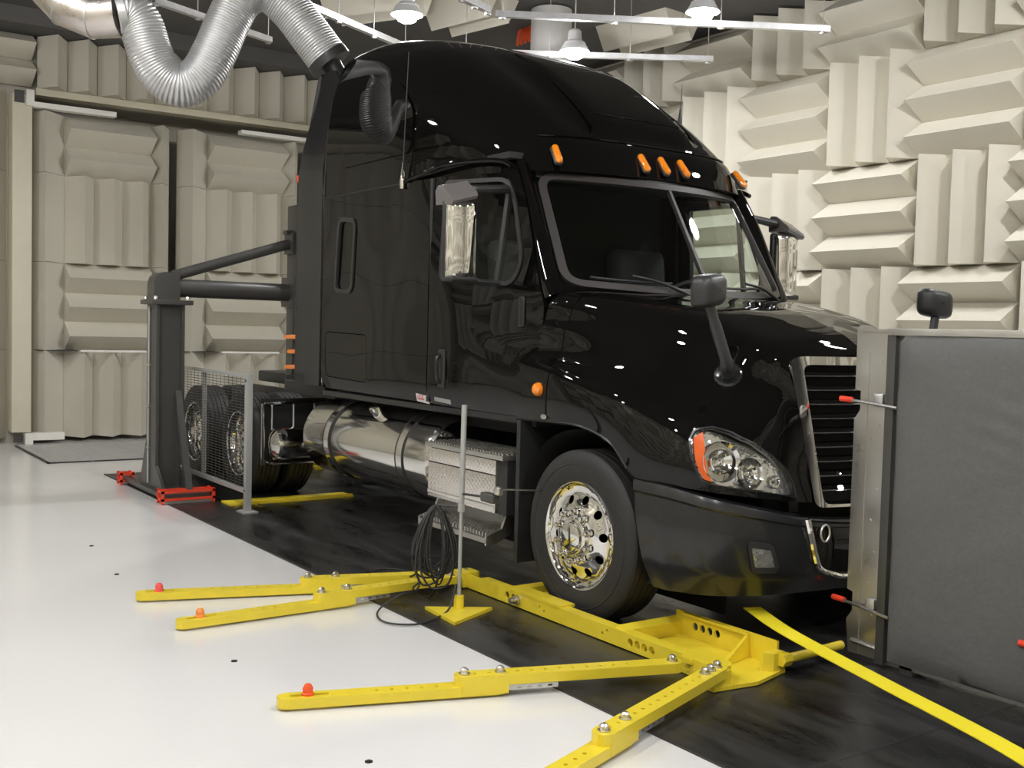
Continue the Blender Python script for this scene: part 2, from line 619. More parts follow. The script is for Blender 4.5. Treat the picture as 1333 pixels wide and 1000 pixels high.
# ---- right wall: chequer of three standing / three lying wedges
RZ0, RH, RS, RX0 = 3.64, 1.165, 0.4, -5.96
bulk = MB()
for c in range(-4, 12):
    for row in range(-4, 2):
        z0 = RZ0 + row * RH; z1 = z0 + RH
        if row == 1: z1 = z0 + 0.79
        if row == -4: z0, z1 = 0.02, RZ0 - 3 * RH
        if z1 - z0 < 0.1: continue
        x0 = RX0 + c * 1.2
        if x0 < XL or x0 + 1.2 > XF: continue
        bk = None if -1 <= c <= 5 and row >= -3 else bulk
        if (c + row) % 2 == 0 or row == -4:
            for k in range(3):
                wedge(wall_right, (x0 + 0.2 + 0.4 * k, YR, (z0 + z1) / 2), (0, 0, 1), (0, -1, 0), z1 - z0, 0.4, bulk=bk)
        else:
            n = 3 if row < 1 else 2
            hh = (z1 - z0) / n
            for k in range(n):
                wedge(wall_right, (x0 + 0.6, YR, z0 + hh * (k + 0.5)), (1, 0, 0), (0, -1, 0), 1.2, hh, bulk=bk)
tag(bulk.build('acoustic_wedge_field', 'foam', wall_right, smooth=False), kind='stuff')

# ---- left wall: two wedge-covered door leaves, jamb, lintel row
LV = [0.06, 1.25, 2.435, 3.62, 4.43]
for n, sh in ((1, 0.0), (2, 1.97), (3, 3.94)):
    leaf = MB().box((XL, -2.08 + sh, 0.06), (XL + 0.035, -0.225 + sh, 4.42)).build('door_%d' % n, 'wall_back', smooth=False)
    tag(leaf, 'tall door leaf faced with cream acoustic wedges', kind='structure')
    xb = XL + 0.035
    for i in range(4):
        z0, z1 = LV[i], LV[i + 1]
        zc, L = (z0 + z1) / 2, z1 - z0
        wedge(leaf, (xb, -1.865 + sh, zc), (0, 0, 1), (1, 0, 0), L, 0.43, 0.09)
        wedge(leaf, (xb, -0.355 + sh, zc), (0, 0, 1), (1, 0, 0), L, 0.25, 0.05)
        if i in (0, 2):
            for k in range(3):
                wedge(leaf, (xb, -1.4475 + 0.385 * k + sh, zc), (0, 0, 1), (1, 0, 0), L, 0.385)
        else:
            m_ = 3 if i == 1 else 2
            for k in range(m_):
                wedge(leaf, (xb, -1.0625 + sh, z0 + L / m_ * (k + 0.5)), (0, 1, 0), (1, 0, 0), 1.155, L / m_)
    MB().box((xb + 0.30, -1.50 + sh, 1.236), (xb + 0.345, -0.62 + sh, 1.262)).build('trim_bar', 'white_trim', leaf)
    MB().box((xb + 0.02, -2.03 + sh, 1.244), (xb + 0.30, -1.52 + sh, 1.256)).build('joint_strip', 'gasket', leaf)
# jamb and hinge hardware
jamb = MB().box((XL, -2.36, 0.16), (XL + 0.36, -2.12, 4.60), bev=0.01).build('trim_1', 'door_frame')
tag(jamb, 'cream door jamb post beside the wedge door', kind='structure')
for z0, z1 in ((0.0, 0.15), (4.45, 4.66)):
    MB().box((XL + 0.20, -2.20, z0), (XL + 0.40, -2.10, z1), bev=0.01).build('hinge_block', 'white_trim', jamb)
    MB().box((XL + 0.36, -2.34, z0 + 0.03), (XL + 0.375, -2.22, z1 - 0.02)).build('recess_shadow', 'steel_grey', jamb)  # dark sheet standing in for the shadowed hinge recess
for k, z in enumerate((4.445, 0.05)):
    MB().box((XL + 0.22, -2.12, z), (XL + 0.38, -1.05 if k == 0 else -1.7, z + (0.07 if k == 0 else 0.10)), bev=0.008).build('hinge_arm', 'white_trim', jamb)
MB().box((XL + 0.22, 0.72, 4.44), (XL + 0.38, 2.2, 4.50), bev=0.008).build('hinge_arm', 'white_trim', jamb)
# wall beyond the jamb
bulk = MB()
for k in range(15):
    y = -2.57 - 0.41 * k
    if y < YN + 0.3: break
    for i in range(4):
        z1 = LV[i + 1] if i < 3 else 4.70
        wedge(wall_left, (XL, y, (LV[i] + z1) / 2), (0, 0, 1), (1, 0, 0), z1 - LV[i], 0.41, 0.05, bulk=None if k < 3 else bulk)
for k in range(5):
    for j in range(2):
        wedge(wall_left, (XL + 0.05, -2.67 - 1.2 * k, 4.93 + 0.35 * j), (0, 1, 0), (1, 0, 0), 1.2, 0.35, bulk=None if k < 2 else bulk)
tag(bulk.build('acoustic_wedge_field', 'foam', wall_left, smooth=False), kind='stuff')
# lintel: header board with a row of standing wedges
head = MB().box((XL, -2.05, 4.63), (XL + 0.24, YR - 0.4, 4.72)).build('trim_2', 'door_frame', smooth=False)
tag(head, 'header board above the wedge doors', kind='structure')
for k in range(17):
    y = -1.84 + 0.385 * k
    if y > YR - 0.6: break
    wedge(wall_left, (XL + 0.20, y, 5.06), (0, 0, 1), (1, 0, 0), 0.68, 0.385)
for k in range(2):
    for i in range(4):
        wedge(wall_left, (XL, 4.05 + 0.41 * k, (LV[i] + LV[i + 1]) / 2), (0, 0, 1), (1, 0, 0), LV[i + 1] - LV[i], 0.41)
MB().box((XL, YN, 5.41), (XL + 0.75, YR, ZC)).build('soffit', 'ceiling', ceiling, smooth=False)

# ---- the two walls behind the camera (seen only in the reflections)
for (w_, org, al, out, n_) in ((wall_near, (XL + 0.2, YN, 0), (1, 0, 0), (0, 1, 0), 16), (wall_front, (XF, YN + 0.3, 0), (0, 1, 0), (-1, 0, 0), 11)):
    bulk = MB()
    for c in range(n_):
        for row in range(5):
            z0 = 0.05 + row * 1.165; z1 = min(z0 + 1.165, 5.55)
            o = Vector(org) + Vector(al) * (1.2 * c)
            if (c + row) % 2:
                for k in range(3):
                    wedge(w_, o + Vector(al) * (0.2 + 0.4 * k) + Vector((0, 0, (z0 + z1) / 2)), (0, 0, 1), out, z1 - z0, 0.4, bulk=bulk)
            else:
                for k in range(3):
                    hh = (z1 - z0) / 3
                    wedge(w_, o + Vector(al) * 0.6 + Vector((0, 0, z0 + hh * (k + 0.5))), al, out, 1.2, hh, bulk=bulk)
    tag(bulk.build('acoustic_wedge_field', 'foam', w_, smooth=False), kind='stuff')

# ---- ceiling baffles (dim wedge blocks between the rails)
for (px, py, a, L) in ((478, 12, 0.5, 1.2), (598, 26, 0.2, 1.0), (830, 52, 0.1, 1.2)):
    P = on(px, py, 2, ZC - 0.25)
    for k in range(2):
        q = Vector((P[0], P[1], ZC)) + zrot(a) @ Vector((0, 0.34 * k, 0))
        if q.x < XL + 1.2 or q.y > YR - 0.6: continue
        wedge(ceiling, q, tuple(zrot(a) @ Vector((1, 0, 0))), (0, 0, -1), L, 0.33, D=0.30)

# =================================================================== FLOOR COVER, GRATE
matt = MB().box((-7.25, -2.012, 0.0), (XF - 0.4, 2.0, 0.006)).build('floor_mat', 'mat_black', smooth=False)
tag(matt, 'long scuffed black floor covering under the truck', 'floor mat')
# seams of the black covering
for x in (-4.1, 2.2):
    MB().box((x, -2.012, 0.006), (x + 0.012, 2.0, 0.0072)).build('seam_strip', 'cable', matt, smooth=False)
MB().box((-7.25, -2.02, 0.0), (XF - 0.4, -2.008, 0.0085)).build('edge_strip', 'gasket', matt, smooth=False)

g = thing('floor_grate', 'grey mesh floor grate set in front of the wedge doors', 'grate', (-9.4, 0, 0))
MB().box((-10.35, -2.34, 0.0), (-8.42, 2.3, 0.004)).build('tray', 'grate_dark', g, smooth=False)
bars = MB()
x = -10.32
while x < -8.43:
    bars.box((x, -2.33, 0.004), (x + 0.022, 2.29, 0.012)); x += 0.055
y = -2.32
while y < 2.29:
    bars.box((-10.34, y, 0.006), (-8.43, y + 0.016, 0.0135)); y += 0.075
tag(bars.build('mesh_bars', 'grate', g, smooth=False), kind='stuff')
MB().box((-10.36, -2.36, 0), (-8.40, -2.33, 0.014)).box((-8.43, -2.36, 0), (-8.40, 2.32, 0.014)).build('rim', 'gasket', g, smooth=False)

for i, (px, py) in enumerate(((305, 861), (119, 711), (152, 748), (480, 992))):
    P = on(px, py, 2, 0)
    lab = ['small black floor plug between the yellow arms', 'small black floor plug farther out from the red-knobbed arm tip', 'small black floor plug closest to the red-knobbed arm tip', 'small black floor plug beside the longest yellow arm'][i]
    tag(MB().lathe([(0.016, 0.0), (0.016, 0.003), (0.012, 0.005), (0.0, 0.005)], 14, Matrix.Translation((P[0], P[1], 0))).build('floor_plug', 'hole'),
        lab, 'floor plug', 'plugs in the white floor')

# =================================================================== RAILS, LAMPS, DUCTS under the ceiling
ZS = 4.9


def strut(a, b_, label):
    """slotted C-channel hung from wires"""
    A = Vector(on(a[0], a[1], 2, ZS)); B = Vector(on(b_[0], b_[1], 2, ZS))
    t = thing('strut_rail', label, 'rail', tuple(A), 'hanging strut rails')
    d = (B - A); L = d.length
    m_ = frame_to(A, B)
    ch = MB()
    w, h, th = 0.062, 0.062, 0.006
    prof = [(-w / 2, -h / 2), (w / 2, -h / 2), (w / 2, h / 2), (w / 4, h / 2), (w / 4, h / 2 - th), (w / 2 - th, h / 2 - th), (w / 2 - th, -h / 2 + th),
            (-w / 2 + th, -h / 2 + th), (-w / 2 + th, h / 2 - th), (-w / 4, h / 2 - th), (-w / 4, h / 2), (-w / 2, h / 2)]
    n = len(prof)
    vs = [tuple(m_ @ Vector((p[0], p[1], 0))) for p in prof] + [tuple(m_ @ Vector((p[0], p[1], L))) for p in prof]
    fs = [tuple(range(n)), tuple(range(2 * n - 1, n - 1, -1))] + [(k, n + k, n + (k + 1) % n, (k + 1) % n) for k in range(n)]
    ch.add(vs, fs)
    ch.build('channel', 'galvanised', t, smooth=False)
    for s in (0.02, 0.35, 0.67, 0.98):
        p = A + d * s
        MB().cyl(p, (p.x, p.y, ZC - 0.004), 0.005, 6).build('hanger_wire', 'galvanised', t)
        MB().box((p.x - 0.025, p.y - 0.025, p.z - 0.05), (p.x + 0.025, p.y + 0.025, p.z - 0.032), bev=0.004).build('clamp', 'galvanised', t)
    return t


strut((645, 18), (1080, 38), 'long slotted steel rail in front of the side wall, hung higher over the cab')
strut((600, 67), (928, 77), 'slotted steel rail just above the black cab roof')
strut((385, 0), (530, 62), 'slotted steel rail running behind the silver hose end')
strut((200, 0), (352, 52), 'slotted steel rail crossing behind the looped silver hose')
strut((580, -14), (636, 13), 'short slotted steel rail meeting the long rail at its end')


def lamp(P, label, aim=(0, 0, -1), end=''):
    t = thing('flood_lamp' + end, label, 'lamp', tuple(P), 'ceiling flood lamps')
    x, y, z = P
    m_ = Matrix.Translation(Vector(P)) @ Vector(aim).to_track_quat('-Z', 'Y').to_matrix().to_4x4()
    hs = MB()
    hs.lathe([(0.05, 0.20), (0.07, 0.18), (0.08, 0.08), (0.12, 0.05), (0.125, 0.0)], 20, m_)
    hs.build('housing', 'lamp_house', t)
    MB().lathe([(0.118, 0.03), (0.165, -0.045), (0.169, -0.045), (0.124, 0.035)], 24, m_, closed=True).build('added_skirt', 'lamp_house', t)  # skirt added to keep lamp light off the upper walls
    MB().lathe([(0.0, -0.125), (0.06, -0.12), (0.095, -0.10), (0.112, -0.06), (0.118, -0.002), (0.0, -0.002)], 20, m_).build('lens' + end, 'lamp_lens', t)
    MB().cyl((x, y, z + 0.19), (x, y, ZC - 0.004), 0.008, 8).build('stem', 'galvanised', t)
    return t


for (px, py, z, lab) in ((530, 14, 5.0, 'bright flood lamp above the rear of the black cab roof'), (748, 62, 4.86, 'bright flood lamp over the rail just above the cab roof'),
                         (915, 10, 4.95, 'bright flood lamp over the long rail in front of the side wall')):
    lamp(on(px, py, 2, z), lab)
for (x, y) in ((-6.6, -5.6), (-2.6, -4.4), (0.6, -4.4), (3.8, -4.4), (6.8, -4.4), (3.0, -1.0), (6.3, 0.4), (0.4, 3.3), (3.4, 3.3), (1.4, -7.0), (5.2, -7.0), (-2.8, -7.0)):  # unseen lamps; the far left one was added to brighten the doors
    lamp(np.array([x, y, 5.25]), 'unseen flood lamp hung from the dark ceiling over the open floor', end='_offscreen')

# silver exhaust hose
EXH = np.array([-3.78, -0.86, 3.80])
dep_end = float((EXH - CAM) @ CF)


def at_depth(px, py, d): return CAM + ray(px, py) * d


hp = [(152, 18), (170, 17), (184, 34), (196, 70), (213, 99), (236, 111), (260, 100), (279, 69), (296, 30), (315, -3), (345, -14), (376, 10), (404, 46), (432, 84)]
hd = np.linspace(9.0, dep_end, len(hp))
path = [at_depth(p[0], p[1], d) for p, d in zip(hp, hd)]
NH = 481
fine = np.array(spline(path, 2000)); seg = np.concatenate([[0], np.cumsum(np.linalg.norm(np.diff(fine, axis=0), axis=1))])
path = [np.array([np.interp(q, seg, fine[:, c]) for c in range(3)]) for q in np.linspace(0, seg[-1], NH)]
rr = [0.173 + 0.011 * (0.0, 0.85, 1.0, 0.85)[i % 4] for i in range(NH)]
hose = thing('exhaust_hose', 'large silver ribbed flexible hose looping from the elbow to the truck', 'hose', tuple(path[-1]))
MB().tube(path, rr, 28, cap=False).build('ribbed_hose', 'duct_metal', hose, angle=60)
MB().tube([path[-14], path[-1]], [0.192, 0.192], 24).build('end_collar', 'black_plastic', hose)
MB().tube([path[0], path[10]], [0.194, 0.194], 24).build('clamp_band', 'galvanised', hose)
elbow_pts = [at_depth(45, -60, 9.0), at_depth(62, -22, 9.0), at_depth(88, 6, 9.0), at_depth(122, 20, 9.0), at_depth(156, 18, 9.0)]
ep = spline(elbow_pts, 5)
el = thing('duct_elbow', 'smooth rolled steel duct elbow coming down from the ceiling', 'duct', tuple(ep[-1]))
MB().tube([ep[0] + (ep[0] - ep[1]) * 1.6] + ep, 0.190, 28).build('elbow_segments', 'elbow_metal', el, angle=60)
for i in (1, 2, 3):
    d = ep[i + 1] - ep[i - 1]; d = d / np.linalg.norm(d)
    MB().tube([ep[i] - d * 0.008, ep[i] + d * 0.008], 0.194, 28).build('seam_bead', 'galvanised', el)

# painted drop duct behind the cab
P = on(717, 60, 0, -6.0)
dd = thing('drop_duct', 'pale round drop duct hanging behind the cab roof', 'duct', (P[0], P[1], 3.2))
MB().lathe([(0.25, 3.3), (0.25, ZC - 0.02)], 28, Matrix.Translation((P[0], P[1], 0))).build('pipe', 'duct_paint', dd)
for z in (4.05, 4.75):
    MB().lathe([(0.25, z), (0.262, z), (0.262, z + 0.04), (0.25, z + 0.04)], 28, Matrix.Translation((P[0], P[1], 0))).build('joint_ring', 'duct_paint', dd)
P = on(684, 44, 0, -6.9)
ob = thing('strap_bundle', 'small bundle of orange straps hung beside the drop duct', 'straps', tuple(P))
for k in range(4):
    MB().tube(spline([P + (-0.18 + 0.09 * k, 0, -0.12), P + (-0.14 + 0.08 * k, 0, 0.05), P + (-0.05 + 0.08 * k, 0, 0.07), P + (0.0 + 0.07 * k, 0, -0.08)], 10), 0.022, 6).build('strap_loop', 'orange', ob)
MB().cyl(P + (0, 0, 0.06), (P[0], P[1], ZC - 0.004), 0.006, 6).build('hanger_wire', 'galvanised', ob)
# =================================================================== TRUCK
truck = thing('semi_truck', 'black sleeper-cab semi truck with chrome wheels and polished fuel tank', 'truck', (0, 0, 0))
SIDES = ((-1, 'right'), (1, 'left'))


def side_w(x, z):
    """half width of cab and sleeper at (x, z)"""
    w = 1.205
    if x > -1.75: w -= 0.10 * ((x + 1.75) / 1.25) ** 1.4
    if x > -1.3: w += 0.09 * (1 - smooth01(1.42, 1.62, z)) * min(1, (x + 1.3) / 0.85) ** 1.3
    if z > 1.95: w -= 0.10 * (z - 1.95) / 0.75 * smooth01(-2.1, -1.0, x)
    if z < 1.30: w -= 0.03 * ((1.30 - z) / 0.17) ** 2
    # shallow waves of the sheet metal
    w += 0.004 * math.sin(x * 5.0 + 1.0) * math.sin((z - 1.1) * 3.2)
    return w


def fside(s, lift=0.0):
    return lambda x, z, d: (x, s * (side_w(x, z) - d + lift), z)


def SR(x, z): return np.array([x, -side_w(x, z), z])


def side_px(pts, x0=-1.5, z0=1.9): return [tuple(solve_uv(SR, px, py, x0, z0)) for px, py in pts]


# ---- outlines read off the photograph onto the side surface
win_sleeper = roundpoly(side_px([(437, 378), (458, 379), (463, 288), (443, 286)]), 0.07)
hatch = roundpoly(side_px([(424, 489), (477, 498), (477, 437), (424, 432)]), 0.06)
win_door = roundpoly([(-1.60, 2.03), (-0.80, 1.965), (-0.725, 2.12), (-0.89, 2.55), (-1.00, 2.675), (-1.60, 2.70)], [0.04, 0.10, 0.10, 0.12, 0.10, 0.04])
door_out = [(-1.735, 1.15), (-0.69, 1.13), (-0.61, 1.25), (-0.56, 1.45), (-0.51, 1.56), (-0.50, 1.85), (-0.59, 2.08), (-0.78, 2.52), (-0.91, 2.735), (-1.735, 2.735)]
doorfx = pchip([1.8, 1.85, 2.08, 2.52, 2.735, 2.80], [-0.495, -0.50, -0.59, -0.78, -0.91, -0.955])

for s, nm in SIDES:
    # sleeper side with window opening and luggage hatch
    sp = MB(); panel(sp, [(-3.50, 1.16), (-1.75, 1.15), (-1.75, 2.735), (-3.50, 2.735)], [win_sleeper, inset(hatch, -0.006)], fside(s), 0.11, 0, 0.03)
    sp.build('sleeper_side', 'paint', truck)
    h = MB(); panel(h, hatch, [], fside(s), 0.10, 0.001, 0.03)
    h.build('luggage_hatch', 'paint', truck)
    g_ = MB(); panel(g_, inset(win_sleeper, -0.022), [inset(win_sleeper, 0.012)], fside(s), 0.1, -0.012, 0.02)
    wf = g_.build('sleeper_window_frame', 'black_plastic', truck)
    g_ = MB(); panel(g_, win_sleeper, [], fside(s), 0.1, 0.010, None)
    g_.build('pane', 'glass_dark', wf)
    # door
    dr = MB(); panel(dr, door_out, [win_door], fside(s), 0.10, 0, 0.035)
    door = dr.build('cab_door', 'paint', truck)
    g_ = MB(); panel(g_, inset(win_door, -0.008), [inset(win_door, 0.02)], fside(s), 0.08, -0.010, 0.03)
    g_.build('window_gasket', 'gasket_dark', door)
    g_ = MB(); panel(g_, win_door, [], fside(s), 0.12, 0.012, None)
    g_.build('side_window', 'glass', door)
    # vent-window divider bar
    vb = [(-0.985, 1.985), (-0.945, 1.98), (-0.955, 2.64), (-0.990, 2.67)]
    g_ = MB(); panel(g_, vb, [], fside(s), 0.08, -0.006, 0.02)
    g_.build('vent_bar', 'gasket_dark', door)
    # recessed grab handle, door handle
    hy = lambda x, z: s * (side_w(x, z))
    MB().rbox((-1.55, hy(-1.55, 1.40) , 1.40), (0.085, 0.02, 0.27), 0.012, 3).build('handle_recess', 'black_plastic', door)
    MB().tube(spline([(-1.56, hy(-1.55, 1.5) + s * 0.005, 1.50), (-1.56, hy(-1.55, 1.45) + s * 0.035, 1.46), (-1.555, hy(-1.55, 1.35) + s * 0.035, 1.34), (-1.55, hy(-1.55, 1.30) + s * 0.005, 1.30)], 14), 0.014, 8).build('door_handle', 'paint_satin', door)
    MB().rbox((-0.70, hy(-0.70, 1.80), 1.80), (0.06, 0.03, 0.20), 0.014, 3).build('grab_recess', 'paint_satin', door)
    # rocker lip below the doors
    rk = MB()
    G = [[(x, s * (side_w(x, 1.13) + o), z) for (o, z) in ((-0.015, 1.147), (0.012, 1.135), (0.012, 1.098), (-0.05, 1.085))] for x in np.linspace(-3.5, -0.66, 24)]
    rk.grid(G, flip=(s > 0)).build('rocker_strip', 'paint_satin', truck, fixn=False)
    # dark strip put in to stand for shadow in the sleeper-door gap
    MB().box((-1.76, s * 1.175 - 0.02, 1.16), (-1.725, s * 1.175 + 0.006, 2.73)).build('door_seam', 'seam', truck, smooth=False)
    # A pillar
    G = []
    for t in np.linspace(-0.06, 1.08, 18):
        z = 1.93 + 0.80 * t
        A = np.array([doorfx(z) + 0.012, side_w(doorfx(z), z) - 0.002, z])
        wb = 0.985 + (0.905 - 0.985) * t
        B = np.array([-0.17 + (-0.63 + 0.17) * t - (0.30 - 0.03 * t), wb, 1.93 + 0.045 + (2.71 - 1.975) * t])
        row = []
        for k in np.linspace(0, 1, 7):
            p = A * (1 - k) + B * k
            b_ = math.sin(math.pi * k) * 0.035
            row.append((p[0] + b_ * 0.7, s * (p[1] + b_ * 0.7), p[2]))
        G.append(row)
    MB().grid(G, flip=(s < 0)).build('a_pillar', 'paint', truck, fixn=False)
    # rain channel over the door
    pts = []
    for (x, z) in ((-2.06, 2.745), (-1.58, 2.800), (-1.20, 2.800), (-1.00, 2.778), (-0.90, 2.74)):
        pts.append((x, s * (side_w(x, 2.72) + 0.045 * smooth01(-2.1, -1.7, x) + 0.008), z))
    MB().tube(spline(pts, 26), 0.017, 8).build('rain_channel', 'paint', truck)
    # rear side fairing
    ex = MB(); panel(ex, [(-3.985, 1.17), (-3.545, 1.17), (-3.535, 3.0), (-3.49, 3.72), (-3.60, 3.83), (-3.84, 3.83), (-3.97, 3.0)], [],
                     lambda x, z, d: (x, s * (1.205 - 0.13 * smooth01(2.9, 3.85, z) - d + 0.03 * smooth01(-3.5, -4.0, x)), z), 0.14, 0, 0.025)
    ext = ex.build('side_fairing', 'paint_satin', truck)
    MB().tube([(-3.985, s * 1.20, 1.17), (-3.98, s * 1.20, 2.9), (-3.85, s * 1.09, 3.82)], 0.022, 8).build('rubber_edge', 'black_plastic', ext)
    MB().tube([(-3.52, s * 1.185, 1.2), (-3.52, s * 1.185, 2.9), (-3.49, s * 1.09, 3.6)], 0.008, 6).build('seal_strip', 'polished', ext)

# ---- raised roof
ROOF_XF = pchip([2.72, 2.82, 2.96, 3.08, 3.20, 3.35, 3.50, 3.65, 3.80, 3.91, 3.985, 4.035, 4.055], [-0.655, -0.70, -0.785, -0.905, -1.04, -1.24, -1.47, -1.73, -2.03, -2.33, -2.62, -2.90, -3.1])
ROOF_W = pchip([2.72, 3.0, 3.3, 3.58, 3.76, 3.87, 3.95, 4.01, 4.04, 4.055], [1.20, 1.195, 1.175, 1.130, 1.075, 1.015, 0.93, 0.81, 0.66, 0.50])
RN = 3.0


def roof_taper(x): return 1 - 0.10 * smooth01(-2.4, -0.95, x)


def roof_D(z): return min(0.75 + 0.55 * smooth01(2.8, 3.6, z), ROOF_XF(z) + 3.48)


def roof_y(x, z):
    D = roof_D(z); xf = ROOF_XF(z)
    t = max(0.0, (x - (xf - D)) / D)
    return ROOF_W(z) * roof_taper(x) * max(0.0, 1 - min(t, 1) ** RN) ** (1 / RN)


rz = list(np.linspace(2.72, 3.6, 34)) + list(3.6 + 0.455 * (1 - (1 - np.linspace(0.04, 1, 26)) ** 1.8))
G = []
for z in rz:
    z = float(min(z, 4.055))
    xf, W, D = ROOF_XF(z), ROOF_W(z), roof_D(z)
    half = []
    for ph in np.linspace(0, math.pi / 2, 26):
        sy = math.sin(ph) ** (2 / RN); cx = math.cos(ph) ** (2 / RN) if ph < math.pi / 2 - 1e-9 else 0.0
        x = xf - D * (1 - cx); y = W * sy
        half.append((x, y))
    xs = xf - D
    for k in range(1, 13):
        half.append((xs + (-3.50 - xs) * k / 12, W))
    row = []
    for (x, y) in half:
        yy = y * roof_taper(x)
        # raised centre spine with soft shoulders, ending above the visor band
        bmp = 0.055 * (1 - smooth01(0.41, 0.49, yy)) * smooth01(2.98, 3.10, z) * (1 - smooth01(3.55, 3.9, z))
        gro = -0.014 * (smooth01(0.50, 0.56, yy) - smooth01(0.60, 0.70, yy)) * smooth01(3.0, 3.15, z) * (1 - smooth01(3.5, 3.85, z))
        # visor step
        vis = 0.020 * (1 - smooth01(2.93, 2.985, z))
        o = bmp + gro
        row.append((x + o * 0.55 + vis, yy, z + o * 0.8))
    G.append([(p[0], -p[1], p[2]) for p in row[::-1]] + row[1:])
rf = MB().grid(G, flip=False)
# close the crown
top = G[-1]
nt_ = len(top)
base = len(rf.v) - nt_
rf.v.append((-3.35, 0, 4.065)); ci = len(rf.v) - 1
for k in range(nt_ - 1): rf.f.append((base + k, base + k + 1, ci))
roof = rf.build('roof_fairing', 'paint', truck, angle=50)
# underside of the visor
G2 = [[(p[0], p[1], p[2]) for p in G[0]], [(p[0] - 0.16 if abs(p[1]) < 1.05 else p[0], p[1] * 0.93, p[2] + 0.01) for p in G[0]]]
MB().grid(G2).build('visor_underside', 'paint_satin', roof)
# back wall of the sleeper
bw = [(g_[-1][1], g_[-1][2]) for g_ in G]
poly = [(-1.17, 1.12), (1.17, 1.12)] + [(y, z) for y, z in bw] + [(-y, z) for y, z in bw[::-1]]
MB().prism(poly, lambda y, z, d: (-3.50 - d, y, z), 0, 0.02).build('sleeper_back', 'paint_satin', truck)
# arched side pods
for s, nm in SIDES:
    arch = roundpoly([(-3.22, 2.95), (-2.06, 2.95), (-2.05, 3.25), (-2.30, 3.50), (-2.62, 3.58), (-2.95, 3.53), (-3.20, 3.28)], 0.10)
    pd = MB(); panel(pd, arch, [], lambda x, z, d: (x, s * (roof_y(x, z) - d), z), 0.07, -0.016, 0.012)
    pod = pd.build('roof_side_panel', 'paint', roof)
# seam between roof and side sheet
for s, nm in SIDES:
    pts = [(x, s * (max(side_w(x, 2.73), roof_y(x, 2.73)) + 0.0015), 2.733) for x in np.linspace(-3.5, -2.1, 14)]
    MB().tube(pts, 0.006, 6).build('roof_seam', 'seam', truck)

# crease lines of the roof fairing
def roof_x(y, z):
    x = ROOF_XF(z)
    for _ in range(12):
        r_ = min(1.0, abs(y) / (ROOF_W(z) * roof_taper(x)))
        x = ROOF_XF(z) - roof_D(z) * (1 - max(0.0, 1 - r_ ** RN) ** (1 / RN))
    return x


for s in (-1, 1):
    pts = [(roof_x(0.45, z) + 0.022, s * (0.47 - 0.07 * (z - 3.0)), z + 0.022) for z in np.linspace(3.04, 3.72, 22)]
    MB().tube(pts, [0.006] + [0.012] * 20 + [0.005], 8).build('roof_ridge', 'paint', roof)
for z, hy_ in ((2.972, 0.86), (3.13, 0.39)):
    o_ = 0.012 if z < 3 else 0.004
    pts = [(roof_x(y, z) + o_ + (0.030 * (1 - smooth01(0.41, 0.49, abs(y))) if z > 3 else 0.0), y, z + (0.044 * (1 - smooth01(0.41, 0.49, abs(y))) if z > 3 else 0)) for y in np.linspace(-hy_, hy_, 41)]
    MB().tube(pts, [0.002] + [0.007] * 39 + [0.002], 8).build('roof_crease', 'paint', roof)

# roof marker lamps
for y in (-0.835, -0.18, 0.0, 0.18, 0.835):
    x = -0.683 if abs(y) < 0.3 else -0.782
    a = math.atan2(y * 0.28, 1)
    m_ = Matrix.Translation((x + 0.012, y, 2.818)) @ zrot(a) @ Matrix.Rotation(math.radians(-40), 4, 'Y')
    base_ = MB().rbox((-0.004, 0, 0), (0.03, 0.056, 0.160), 0.014, 3)
    base_.v = [tuple(m_ @ Vector(p)) for p in base_.v]
    bo = base_.build('marker_lamp_base', 'black_plastic', truck)
    ln = MB()
    R_ = [(0.0, 0.0), (0.55, 0.012), (0.85, 0.030), (1.0, 0.045)]
    ln.rbox((0.014, 0, 0), (0.046, 0.048, 0.160), 0.0225, 4)
    ln.v = [tuple(m_ @ Vector(p)) for p in ln.v]
    tag(ln.build('amber_lens', 'amber', bo), 'amber marker lens')

# ---- windshield
def WS(u, v, d):
    """u across (m, +-0.95), v up (0..0.82)"""
    s_ = u / 0.95; t = v / 0.82
    y = s_ * (0.985 + (0.905 - 0.985) * t)
    x = -0.17 + (-0.63 + 0.17) * t - (0.30 - 0.03 * t) * abs(s_) ** 2.2
    z = (1.93 + 0.045 * s_ * s_) * (1 - t) + (2.69 + 0.02 * s_ * s_) * t
    n_ = np.array([0.84, 0.40 * s_, 0.46]); n_ /= np.linalg.norm(n_)
    return tuple(np.array([x, y, z]) - n_ * d)


ws_out = roundpoly([(-0.955, -0.01), (0.955, -0.01), (0.955, 0.82), (-0.955, 0.82)], 0.13, 7)
g_ = MB(); panel(g_, ws_out, [inset(ws_out, 0.046)], WS, 0.08, -0.016, 0.02)
wsf = g_.build('windshield_gasket', 'gasket', truck)
for s in (-1, 1):
    gl = inset(roundpoly([(0.01 * s, 0.0), (0.955 * s, 0.0), (0.955 * s, 0.82), (0.01 * s, 0.82)], [0.0, 0.13, 0.13, 0.0], 7), 0.01)
    g_ = MB(); panel(g_, gl, [], WS, 0.10, 0.002, None)
    g_.build('windshield_pane', 'glass', wsf)
g_ = MB(); panel(g_, [(-0.012, 0.02), (0.012, 0.02), (0.012, 0.80), (-0.012, 0.80)], [], WS, 0.08, -0.014, 0.015)
g_.build('centre_bar', 'gasket', wsf)
# closing strips around the glass: header and cowl
G3 = [[WS(u, 0.80, 0.012), tuple(np.array(WS(u, 0.80, 0.0)) + (-0.03, 0, 0.06)), tuple(np.array(WS(u, 0.80, 0)) + (-0.10, 0, 0.11))] for u in np.linspace(-0.97, 0.97, 25)]
MB().grid(G3).build('windshield_header', 'paint_satin', truck)
